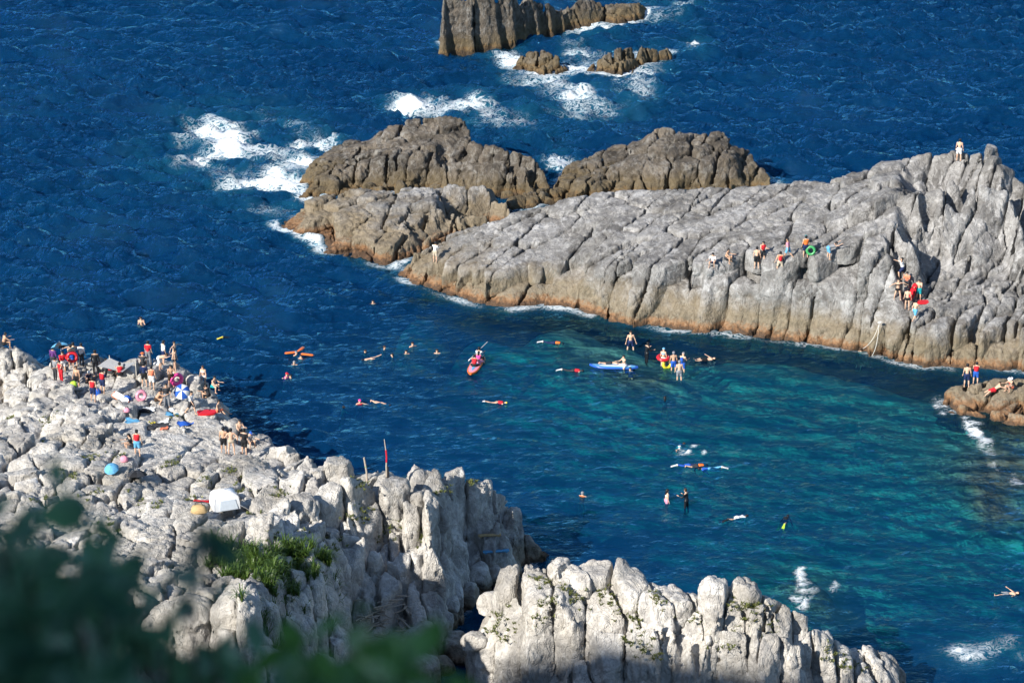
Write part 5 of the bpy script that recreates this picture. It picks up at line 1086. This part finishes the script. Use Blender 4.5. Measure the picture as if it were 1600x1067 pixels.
ring(on_rock(1266, 410, 0.45), 0.26, 0.09, 'green', 'green swim ring beside the orange vest on the headland', (1.3, 0.2, -0.3))
ring(on_rock(357, 640, 0.16), 0.26, 0.11, 'red', 'red swim ring lying at the promontory water edge', (0.4, 0.1, 0))
ring(on_rock(221, 625, 0.30), 0.26, 0.11, 'rose', 'rose pink swim ring leaning on a boulder', (1.4, 0.3, 0.4))
for px, py, yw_, lb in ((455, 553, 0.3, 'leftmost orange foam float by the swimmers'), (470, 548, 1.2, 'upper orange foam float by the swimmers'), (480, 556, -0.3, 'rightmost orange foam float by the swimmers')):
    p = P(px, py); root = empty('foam_float', (p[0], p[1], 0.05), yw_); tag(root, lb, 'float')
    MB().loft([[(x, w*math.cos(a*1.0472), 0.05+w*0.55*math.sin(a*1.0472)) for a in range(6)] for x, w in ((-0.46, 0.05), (-0.38, 0.13), (0.38, 0.13), (0.46, 0.05))]).part('foam_body', vinyl('orange'), root)
    MB().torus((0.5, 0, 0.06), 0.06, 0.012, 10, 5).part('handle', vinyl('dark'), root)
def flat_board(loc, rot, length, width, c, label):
    root = empty('bodyboard', loc); root.rotation_euler = rot; tag(root, label, 'board')
    R_ = [[(x, -w, 0), (x, w, 0), (x, w, 0.055), (x, -w, 0.055)] for x, w in ((-length/2, width*0.34), (-length*0.44, width*0.45), (0, width*0.5), (length*0.36, width*0.42), (length*0.47, width*0.22), (length/2, width*0.06))]
    MB().loft(R_).part('board_core', vinyl(c), root); MB().loft([[(x, y*0.86, z+0.002+(0.058 if z > 0.01 else 0.05)) for x, y, z in r] for r in R_[1:-1]]).part('deck', vinyl('white' if c != 'red' else 'red'), root)
    MB().tube([(-length*0.4, 0, 0.06), (-length*0.42, 0.08, 0.16), (-length*0.46, 0.2, 0.08)], 0.012).part('leash', vinyl('dark'), root)
    return root
flat_board(on_rock(1446, 472, 0.05), (0.1, 0, 0.05), 1.15, 0.5, 'red', 'red board lying flat on boulders of the headland')
flat_board(on_rock(1426, 470, 0.62), (0.2, -1.25, 0.3), 1.25, 0.5, 'red', 'red board held upright beside teal shorts')
flat_board(on_rock(189, 621, 0.12), (0.5, 0.25, -0.6), 1.3, 0.5, 'orange', 'orange board lying on rocks right of the red vests')
flat_board(on_rock(323, 645, 0.05), (0.12, 0, 0.1), 1.2, 0.6, 'red', 'red mat spread at the promontory edge')

def umbrella(loc, tilt, yaw, R, ca, cb, label, depth=0.30, pole=True):
    root = empty('umbrella', loc, yaw); root.rotation_euler = (tilt, 0, yaw); tag(root, label, 'umbrella')
    for i in range(8):
        a0, a1 = i*math.pi/4, (i+1)*math.pi/4; v, f = [], []
        for j, (rr_, zz) in enumerate(((0.02, depth), (0.45, depth*0.82), (0.8, depth*0.42), (1.0, 0.0))):
            for q_ in range(4):
                a = a0+(a1-a0)*q_/3; sag = 1-0.05*math.sin(math.pi*q_/3)*rr_; v.append((R*rr_*sag*math.cos(a), R*rr_*sag*math.sin(a), zz))
        for j in range(3):
            for q_ in range(3): f.append((j*4+q_, j*4+q_+1, j*4+q_+5, j*4+q_+4))
        MB().add(v, f).part('canopy_panel', cloth(ca if i % 2 == 0 else cb), root)
        MB().tube([(0, 0, depth-0.01), (R*0.5*math.cos(a0), R*0.5*math.sin(a0), depth*0.76), (R*math.cos(a0), R*math.sin(a0), -0.01)], 0.006, 4).part('rib', plain('steel', (0.4, 0.4, 0.42), 0.35, 0.05), root)
    if pole: MB().tube([(0, 0, -0.55), (0, 0, depth+0.08)], 0.012, 6).part('pole', plain('steel', (0.4, 0.4, 0.42), 0.35, 0.05), root)
    MB().tube([(0, 0, -0.62), (0.03, 0, -0.66), (0.07, 0, -0.62)], 0.014, 5).part('handle', vinyl('dark'), root)
    return root
umbrella(on_rock(285, 628, 0.72), 0.85, 0.1, 0.52, 'blue', 'white', 'blue and white striped umbrella among the crowd')
umbrella(on_rock(175, 742, 0.36), 0.45, -0.3, 0.42, 'sky', 'sky', 'light blue umbrella set down on the rocks')
umbrella(on_rock(214, 746, 0.20), -0.25, 0.2, 0.60, 'dark', 'black', 'black umbrella lying open right of the light blue one')
umbrella(on_rock(97, 582, 1.85), -0.55, 0.4, 0.62, 'sky', 'dark', 'umbrella held over the crowd, dark inside with pale rim')

# tarp on poles
tp = [on_rock(153, 585, 0.7), on_rock(173, 588, 1.35), on_rock(213, 585, 1.15), on_rock(192, 594, 0.55)]
tr_o = empty('sun_tarp', tp[0]); tag(tr_o, 'grey mesh tarp slung between poles above the red vests', 'tarp'); o = tp[0]
vv, ff = [], []
for i in range(9):
    for j in range(9):
        u, v_ = i/8, j/8; p = (tp[0]*(1-u)+tp[1]*u)*(1-v_)+(tp[3]*(1-u)+tp[2]*u)*v_ - o; p = p-Vector((0, 0, 0.28*math.sin(math.pi*u)*math.sin(math.pi*v_)+0.2*math.sin(math.pi*v_)*u)); vv.append(p)
for i in range(8):
    for j in range(8): ff.append((i*9+j, i*9+j+1, i*9+j+10, i*9+j+9))
MB().add(vv, ff).part('tarp_sheet', cloth('grey'), tr_o)
for k_ in (1, 2): MB().tube([tp[k_]-o-Vector((0, 0, 1.5)), tp[k_]-o+Vector((0, 0, 0.15))], 0.03).part('tarp_pole', plain('pale_pole', (0.55, 0.52, 0.46), 0.6), tr_o)

# tent
tl = on_rock(352, 806, 0.15, 0.8, 92); tt = empty('dome_tent', tl, 0.35); tt.scale = (0.68, 0.68, 0.76); tag(tt, 'white dome tent pitched on rocks above the grass clump', 'tent')
M_TENT = plain('white_nylon', (0.74, 0.77, 0.80), 0.55, 0.04, 6.0); M_TENT2 = plain('pale_blue_nylon', (0.60, 0.68, 0.76), 0.5, 0.04, 6.0)
prof = [(0.0, 1.0), (0.5, 0.99), (0.92, 0.90), (1.10, 0.74), (1.22, 0.40), (1.27, 0.05)]
def tring(z, s_):
    out_ = []
    for cx_, cy_ in ((-1, -1), (1, -1), (1, 1), (-1, 1)):
        out_.append((cx_*1.02*s_, cy_*0.85*s_, z))
    res = []
    for q_ in range(4):
        a, b = Vector(out_[q_]), Vector(out_[(q_+1) % 4]); m_ = (a+b)/2*1.02
        res += [a, (a+m_)/2, m_, (b+m_)/2]
    return res
MB().loft([tring(z, s_) for z, s_ in prof]).part('tent_fly', M_TENT, tt)
fp = [(-0.62, -0.0, 0.06), (0.86, -0.0, 0.06), (0.66, 0.0, 0.80), (-0.50, 0.0, 0.80)]
sl = lambda z: -0.85*np.interp(z, [a for a, b in prof], [b for a, b in prof])*1.03-0.02
MB().add([(x, sl(z), z) for x, _, z in fp]+[(x, sl(z)-0.02, z) for x, _, z in fp], [(0, 1, 2, 3), (7, 6, 5, 4), (0, 4, 5, 1), (1, 5, 6, 2), (2, 6, 7, 3), (3, 7, 4, 0)]).part('door_panel', M_TENT2, tt, False)
for sx in (1, -1):
    pts = [(sx*1.02*s_*d_*1.01, 0.85*s_*d_*1.01, z+0.012) for d_, seq in ((-1, prof), (1, prof[::-1])) for z, s_ in seq]
    MB().tube(pts, 0.016, 5).part('tent_pole', plain('steel', (0.4, 0.4, 0.42), 0.35, 0.05), tt)
MB().tube([(1.0, -0.8, 0.3), (1.7, -1.3, -0.05)], 0.008, 4).part('guy_line', cloth('white'), tt)

def bag(px, py, sx, sy, sz, c, label, yaw=0.0, name='bag', cat='bag'):
    root = empty(name, on_rock(px, py, -0.03, 0.25), yaw); tag(root, label, cat); rs = random.Random(px*7+py)
    R_ = [[(x_*sx*s_*(1+rs.uniform(-.08, .08)), y_*sy*s_*(1+rs.uniform(-.08, .08)), z_*sz) for x_, y_ in ((1, 0.3), (0.75, 0.8), (0, 1), (-0.75, 0.8), (-1, 0.3), (-1, -0.4), (-0.7, -0.9), (0, -1), (0.7, -0.9), (1, -0.4))] for z_, s_ in ((0, 0.85), (0.15, 1.0), (0.6, 0.95), (0.88, 0.72), (1.0, 0.35))]
    MB().loft(R_).part('bag_body', cloth(c), root)
    MB().tube([(-sx*0.5, 0, sz*0.9), (-sx*0.3, 0, sz*1.35), (sx*0.3, 0, sz*1.35), (sx*0.5, 0, sz*0.9)], 0.02, 5).part('strap', cloth('dark'), root)
    return root
for a in ((152, 616, .24, .2, .45, 'blue', 'blue bag standing between two red vests'), (115, 598, .22, .18, .34, 'lime', 'lime green bag by the black shorts'), (198, 622, .26, .2, .3, 'blue', 'blue bag beside the orange board'), (194, 720, .22, .2, .32, 'rose', 'pink bag in the rock plants below the slab'),
          (311, 800, .42, .3, .42, 'tan', 'tan canvas bag left of the white tent'), (234, 670, .35, .2, .16, 'dark', 'flat black bag on the bare slab'), (198, 639, .18, .16, .26, 'rose', 'small pink and white bag below the boulders'), (268, 640, .2, .16, .25, 'white', 'small white bag left of the striped umbrella'),
          (245, 566, .26, .2, .24, 'white', 'white bag at the feet of the point group'), (226, 643, .36, .2, .16, 'black', 'black bag beside white clothes on the upper slab')):
    bag(*a)
def towel(px, py, sx, sy, c, label, yaw=0.0, name='towel'):
    c0 = on_rock(px, py, 0.05, 0.3, 90); root = empty(name, c0, yaw); tag(root, label, 'towel'); rs = random.Random(px+py); n = 9; v, f = [], []
    cy, sy_ = math.cos(yaw), math.sin(yaw)
    for i in range(n):
        for j in range(n):
            x, y = (i/(n-1)-0.5)*2*sx*(1+0.1*math.sin(j*1.3)), (j/(n-1)-0.5)*2*sy*(1+0.12*math.sin(i*1.1+1))
            g_ = ground(c0.x+x*cy-y*sy_, c0.y+x*sy_+y*cy, 0.14, 90); z = 0 if g_ is None else max(-0.5, min(0.35, g_-c0.z))
            v.append((x, y, z+0.05+rs.uniform(0, 0.06)))
    for i in range(n-1):
        for j in range(n-1): f.append((i*n+j, (i+1)*n+j, (i+1)*n+j+1, i*n+j+1))
    MB().add(v, f).part('towel_sheet', cloth(c), root); MB().tube([Vector(v[j])+Vector((0, 0, 0.012)) for j in range(n)], 0.018, 5).part('hem', cloth(c), root)
for a in ((290, 664, .5, .38, 'blue', 'bright blue towel on the slab'), (209, 662, .45, .3, 'sky', 'pale blue and white towel heap on the slab'), (250, 665, .5, .3, 'dark', 'dark clothes heap in the middle of the slab'), (257, 671, .22, .18, 'coral', 'small coral cloth on the slab'), (238, 663, .18, .16, 'yellow', 'small yellow cloth on the slab'),
          (233, 640, .35, .25, 'white', 'white clothes heap on the upper slab'), (270, 648, .4, .25, 'sky', 'pale blue cloth below the striped umbrella'), (317, 784, .45, .2, 'red', 'red cloth left of the white tent'), (256, 660, .3, .25, 'white', 'white cloth beside dark clothes heap')):
    towel(*a)
# weathered planks on the shaded ledge
def plank(px, py, ln, yaw, c, label):
    root = empty('plank', on_rock(px, py, 0.08, 0.3), yaw); tag(root, label, 'plank')
    MB().box((0, 0, 0), (ln/2, 0.11, 0.05), 0.015).part('board', plain('wood_'+c, CLR[c], 0.8, 0.25), root)
    for x in (-0.4, 0.4): MB().box((ln*x, 0, -0.07), (0.05, 0.12, 0.025), 0.008).part('batten', plain('wood_'+c, CLR[c], 0.8, 0.25), root)
plank(765, 840, 1.3, 0.1, 'tan', 'tan plank on the shaded ledge of the promontory'); plank(775, 846, 1.5, 0.15, 'sky', 'pale blue plank below the tan plank')
# ropes below the headland
for i, (pa, pb, lb) in enumerate((((1373, 507), (1346, 541), 'left climbing rope hanging to the pulling swimmer'), ((1372, 508), (1361, 552), 'right climbing rope hanging straight to the water'))):
    a, b = on_rock(*pa, 0.15)+Vector((0, -0.45, 0.1)), Vector(P(pb[0], pb[1], 0.15))+Vector((0, -0.5, 0)); ro = empty('rope', a); tag(ro, lb, 'rope')
    pts = [(a+(b-a)*t-Vector((0, 0.55*math.sin(math.pi*t), 0.1*math.sin(math.pi*t)))-a) for t in [j/10 for j in range(11)]]
    MB().tube(pts, 0.018, 5).part('rope_line', plain('white_rope', (0.68, 0.66, 0.6), 0.8), ro); MB().torus((0, 0, 0.02), 0.10, 0.03, 10, 5).part('anchor_knot', plain('white_rope', (0.68, 0.66, 0.6), 0.8), ro)
# two poles on the promontory crest
M_WOOD = plain('weathered_wood', (0.42, 0.36, 0.29), 0.85, 0.25, 20)
g0 = on_rock(573, 749, -0.1); ro = empty('marker_post', g0); tag(ro, 'short pale wooden post on the promontory crest', 'post'); MB().tube([(0.02, 0, -0.3), (0, 0, 0.6), (-0.12, 0, 1.45)], [0.06, 0.055, 0.05], 7).part('post', M_WOOD, ro); MB().torus((-0.04, 0, 0.9), 0.065, 0.012, 10, 4).part('twine', cloth('green'), ro)
g0 = on_rock(603, 744, -0.1); ro = empty('marker_pole', g0); tag(ro, 'tall thin crooked pole with red tape on the crest', 'post'); MB().tube([(0.05, 0, -0.3), (0.03, 0, 0.7), (0.06, 0, 1.4), (-0.05, 0, 2.4)], [0.055, 0.045, 0.035, 0.02], 7).part('pole', M_WOOD, ro)
MB().tube([(0.045, 0, 1.0), (0.058, 0, 1.35), (0.03, 0, 1.75)], 0.045, 7).part('red_tape', cloth('red'), ro); MB().tube([(0.12, 0, -0.3), (0.10, 0, 0.75)], [0.11, 0.05], 7).part('stump', plain('burnt_wood', (0.03, 0.03, 0.035), 0.8), ro)
tick('objects')

# ------------------------------------------------------------------ driftwood, boulders, plants
rs = random.Random(11)
for i in range(46):
    c0 = on_rock(rs.uniform(556, 650), rs.uniform(948, 1002), 0.08+0.25*rs.random(), 0.2); a = rs.uniform(-0.5, 0.9) if rs.random() < 0.7 else rs.uniform(0, 3.1); ln = rs.uniform(0.5, 1.5) if i else 2.6

    b = MB(); n = 5; pts = [Vector((ln*(t/(n-1)-0.5), 0.06*ln*math.sin(3*t/(n-1)+i), 0.05*rs.uniform(-1, 1)*ln*0.3)) for t in range(n)]
    b.tube(pts, [0.02+0.035*rs.random()]+[0.03+0.03*rs.random()]*3+[0.02], 6)
    o = obj('driftwood_stick', b.mesh('driftwood_stick', M_WOOD), None, c0); o.rotation_euler = (0, rs.uniform(-0.25, 0.25), a)
    tag(o, 'pale weathered driftwood stick in the gully heap', 'driftwood', 'driftwood sticks heaped in the gully')
for px, py, ln, a in ((640, 985, 2.6, 0.9), (660, 985, 1.8, 1.3)):
    b = MB(); b.tube([(-ln/2, 0, 0), (0, 0.05, 0.04), (ln/2, 0, 0)], [0.05, 0.055, 0.03], 7); o = obj('driftwood_log', b.mesh('driftwood_log', M_WOOD), None, on_rock(px, py, 0.3, 0.3)); o.rotation_euler = (0.1, 0.3, -a)
    tag(o, 'long driftwood pole slanting right of the gully heap' if px == 640 else 'shorter driftwood pole standing right of the long one', 'driftwood')
def boulder(px, py, size, label, seed, z=None):
    c0 = on_rock(px, py, 0, 0.3, 50); rr_ = np.random.RandomState(seed); vx = 0.13; sz = np.array(size)
    ax_ = [np.arange(-s_*0.75-0.3, s_*0.75+0.3, vx) for s_ in size]; g_ = np.stack(np.meshgrid(*ax_, indexing='ij'), -1).reshape(-1, 3).astype(np.float32)
    f = np.linalg.norm(g_/(sz/2), axis=1)*sz.min()/2-sz.min()/2
    for _ in range(14):
        n_ = rr_.normal(size=3); n_ /= np.linalg.norm(n_); d_ = np.linalg.norm(n_*sz/2)*rr_.uniform(0.55, 0.85); f = np.maximum(f, g_ @ n_-d_)
    f = f+0.12*vnoise(g_*1.6+seed, seed)+0.07*vnoise(g_*4+seed, seed+1)
    V, Q = surface_nets(f.reshape([len(a) for a in ax_]).astype(np.float32), [a[0] for a in ax_], vx)
    o = obj('boulder', new_mesh('boulder', V, Q, M_NEAR), None, c0+Vector((0, 0, size[2]*0.22))); o.data.set_sharp_from_angle(angle=math.radians(40)); tag(o, label, 'boulder')
for a in ((750, 905, (1.8, 1.6, 1.7), 'dark boulder jammed at the top of the gully', 6), (732, 930, (2.0, 1.7, 1.6), 'boulder in the shaded gully above the largest one', 7), (765, 935, (1.7, 1.5, 1.6), 'boulder against the outcrop flank in the gully', 8), (775, 890, (1.5, 1.4, 1.3), 'boulder where the gully meets the cove', 9), (705, 955, (1.6, 1.5, 1.3), 'boulder at the foot of the promontory wall', 10), (722, 990, (3.0, 2.4, 2.0), 'largest rounded boulder in the gully beside the outcrop', 1), (655, 1000, (2.0, 1.8, 1.7), 'smooth grey boulder in the gully right of driftwood', 2), (610, 1020, (2.2, 1.6, 1.2), 'low boulder below the driftwood heap', 3), (690, 1040, (1.8, 1.6, 1.3), 'boulder at the bottom of the shaded gully', 4), (745, 1010, (1.6, 1.4, 1.3), 'boulder wedged against the foot of the outcrop', 5)):
    boulder(*a)
def leaf_mat(name, a, b):
    m, N, L, B = mat(name); g = node(N, 'ShaderNodeNewGeometry'); oi = node(N, 'ShaderNodeTexNoise', Scale=6.0, Detail=2.0); L.new(g.outputs['Position'], oi.inputs['Vector'])
    r = ramp(N, [(0.3, a), (0.7, b)]); L.new(oi.outputs['Fac'], r.inputs['Fac']); L.new(r.outputs['Color'], B.inputs['Base Color']); B.inputs['Roughness'].default_value = 0.38
    tr = node(N, 'ShaderNodeBsdfTranslucent'); L.new(r.outputs['Color'], tr.inputs['Color']); mx = N.new('ShaderNodeMixShader'); mx.inputs[0].default_value = 0.35
    L.new(B.outputs[0], mx.inputs[1]); L.new(tr.outputs[0], mx.inputs[2]); L.new(mx.outputs[0], N['Material Output'].inputs['Surface']); return m
M_GRASS = leaf_mat('grass_blades', (0.035, 0.085, 0.015), (0.13, 0.21, 0.035)); M_DRY = leaf_mat('rock_plant_leaves', (0.07, 0.10, 0.02), (0.26, 0.27, 0.09)); M_SHRUB = leaf_mat('shrub_leaves', (0.035, 0.11, 0.075), (0.15, 0.34, 0.17))
def blades(rs, spots, n, hgt, wid, lean):
    v, f = [], []
    for k_ in range(n):
        c = Vector(spots[rs.randrange(len(spots))]); a = rs.uniform(0, 6.28); h_ = hgt*rs.uniform(0.5, 1.15); d = Vector((math.cos(a), math.sin(a), 0)); s_ = Vector((-d.y, d.x, 0))*wid*rs.uniform(0.6, 1.2)
        l_ = lean*rs.uniform(0.2, 1.0); p0, p1, p2, p3 = c, c+Vector((0, 0, h_*0.45))+d*h_*l_*0.2, c+Vector((0, 0, h_*0.82))+d*h_*l_*0.6, c+Vector((0, 0, h_*(0.95-0.3*l_)))+d*h_*l_*1.1
        o = len(v); v += [p0-s_*0.6, p0+s_*0.6, p1-s_, p1+s_, p2-s_*0.7, p2+s_*0.7, p3]; f += [(o, o+1, o+3, o+2), (o+2, o+3, o+5, o+4), (o+4, o+5, o+6)]
    return v, f
rs = random.Random(3)
for pts, n, lb in (([(345, 870), (370, 868), (400, 872), (385, 900), (430, 885), (420, 915), (360, 895), (450, 905), (400, 930), (445, 925)], 4200, 'dense bright green grass clump below the white tent'), ([(455, 862), (480, 870), (505, 880), (515, 900), (490, 895), (470, 885)], 2200, 'darker grass clump right of the bright green one')):
    base = on_rock(*pts[0]); sp = []
    for px, py in pts:
        c0 = on_rock(px, py, -0.05, 0.3, 60)
        for _ in range(14):
            x, y = c0.x+rs.gauss(0, 0.42), c0.y+rs.gauss(0, 0.55); z = ground(x, y, 0.2, 60); sp.append(Vector((x, y, (z if z is not None else c0.z)-0.05))-base)
    root = empty('grass_clump', base); tag(root, lb, 'grass'); v, f = blades(rs, sp, n, 0.9, 0.024, 0.9)
    o = MB().add(v, f).part('blades', M_GRASS, root, False); o['kind'] = 'stuff'
    v, f = blades(rs, sp, n//6, 0.35, 0.03, 1.2); o = MB().add(v, f).part('dry_blades', M_DRY, root, False); o['kind'] = 'stuff'
spots = [(75, 655), (62, 690), (20, 655), (95, 735), (140, 715), (115, 745), (180, 712), (265, 725), (275, 650), (150, 770), (210, 775), (240, 790), (330, 745), (360, 735), (385, 760), (400, 800), (425, 810), (440, 770), (470, 820), (490, 800), (560, 800), (580, 815), (545, 780), (605, 830), (620, 815), (565, 755), (560, 770), (500, 845), (530, 850), (735, 733), (690, 765), (655, 835), (300, 780),
         (845, 905), (880, 920), (905, 935), (860, 940), (990, 935), (1000, 950), (1030, 930), (1045, 935), (960, 940), (935, 925), (1150, 925), (1170, 935), (1180, 945), (1190, 960), (1205, 955), (1160, 945), (1300, 1025), (1315, 1030), (1335, 1035), (780, 985), (800, 990), (785, 960), (1000, 1015), (1020, 1010), (985, 1005), (840, 960), (1130, 1000), (1085, 945), (100, 800), (160, 820), (60, 780)]
for i, (px, py) in enumerate(spots):
    for k_ in range(1):
        c0, rk = seat(px+rs.uniform(-4, 4), py+rs.uniform(-4, 4), 0.3, 50)
        if not rk: continue
        c0 = Vector(c0); sp = []
        for _ in range(16):
            x, y = c0.x+rs.gauss(0, 0.30), c0.y+rs.gauss(0, 0.34); z = ground(x, y, 0.15, 50); z = c0.z if z is None or abs(z-c0.z) > 0.6 else z; sp.append(Vector((x, y, z-0.03))-c0)
        v, f = blades(rs, sp, 150, 0.18, 0.03, 1.6); o = obj('rock_plant', MB().add(v, f).mesh('rock_plant', M_DRY, False), None, c0)
        w_ = 'outcrop' if px > 750 else 'crest' if px > 530 else 'tent' if px > 310 else 'slab' if px > 120 else 'edge'
        lb = dict(outcrop='low green plant tuft in the bottom centre outcrop crevices', crest='dry green plant tuft on the jagged promontory crest', tent='green plant tuft among rocks around the white tent', slab='green plant tuft among boulders left of the tent', edge='green plant tuft among boulders near the left edge')[w_]
        tag(o, lb, 'plant', 'plant tufts, '+w_)
tick('plants')
# ------------------------------------------------------------------ out-of-focus shrubs just below the camera
M_SHRUB2 = leaf_mat('sunlit_look_shrub_leaves', (0.06, 0.16, 0.04), (0.16, 0.36, 0.09))  # brighter copy of the shrub leaves, sunlit look put into the colour
def shrub(label, dist, clusters, n_leaf, seed, size, lm=None):
    rs = random.Random(seed); pts = []
    for px, py, dd in clusters:
        r = ray(px, py); t = (dist+dd)/np.linalg.norm(r); pts.append(Vector((r[0]*t, r[1]*t, CAM_H+r[2]*t)))
    cx = sum((p.x for p in pts))/len(pts); cy = sum((p.y for p in pts))/len(pts); bz = min(hill_z(cx, cy), min(p.z for p in pts)-0.5); base = Vector((cx, cy-0.15, bz))
    root = empty('shrub', base); tag(root, label, 'shrub'); v, f = [], []; st = MB()
    for p in pts:
        q = p-base; mid = q*0.55+Vector((rs.gauss(0, .05), rs.gauss(0, .05), 0)); st.tube([Vector((0, 0, -0.2)), mid*0.5, mid, q], [0.022, 0.015, 0.009, 0.004], 5)
        for _ in range(n_leaf):
            c = q+Vector((rs.gauss(0, .045), rs.gauss(0, .08), rs.gauss(0, .042)))*size; d = Vector((rs.gauss(0, 1), rs.gauss(0, 1), rs.gauss(0.4, 0.7))).normalized(); s_ = d.cross(Vector((rs.gauss(0, 1), rs.gauss(0, 1), rs.gauss(0, 1)))).normalized(); l_ = size*rs.uniform(0.06, 0.13); w_ = l_*0.24; up = d.cross(s_)*l_*0.08
            o = len(v); v += [c-d*l_*0.5, c-d*l_*0.1+s_*w_+up, c+d*l_*0.25+s_*w_*0.8+up, c+d*l_*0.5, c+d*l_*0.25-s_*w_*0.8+up, c-d*l_*0.1-s_*w_+up]; f += [(o, o+1, o+2, o+3), (o, o+3, o+4, o+5)]
    st.part('stems', plain('shrub_bark', (0.07, 0.05, 0.035), 0.9, 0.3), root); o = MB().add(v, f).part('foliage', lm or M_SHRUB, root); o['kind'] = 'stuff'
rs = random.Random(21)
def scatter(poly, n, dz):
    xs, ys = [p[0] for p in poly], [p[1] for p in poly]; out = []
    while len(out) < n:
        x, y = rs.uniform(min(xs), max(xs)), rs.uniform(min(ys), max(ys))
        if in_poly(np.array([x]), np.array([y]), [np.array(p) for p in poly])[0]: out.append((x, y, rs.uniform(-dz, dz)))
    return out
shrub('large dark out of focus shrub filling the bottom left corner', 4.2, scatter([(-60, 850), (30, 870), (85, 910), (140, 930), (180, 990), (195, 1120), (-60, 1120)], 34, 0.9), 9, 1, 1.0)
shrub('blurred shrub sprigs rising left of the tent', 3.4, [(0, 860, 0), (35, 880, .2), (110, 895, 0), (150, 885, .3), (325, 852, 0), (215, 935, 0), (255, 960, .3), (300, 935, 0), (240, 1005, 0)], 6, 2, 0.65)
shrub('blurred shrub sprigs in the middle of the bottom left', 4.6, [(265, 1050, 0), (330, 1060, .2), (390, 1055, 0), (430, 1085, .3), (300, 1090, 0), (370, 1095, .1)], 9, 3, 0.8)
shrub('blurred brighter green shrub along the bottom edge', 3.8, scatter([(440, 1062), (540, 1045), (620, 1042), (690, 1062), (710, 1110), (430, 1110)], 15, 0.4), 8, 4, 0.8, M_SHRUB2)
tick('done')
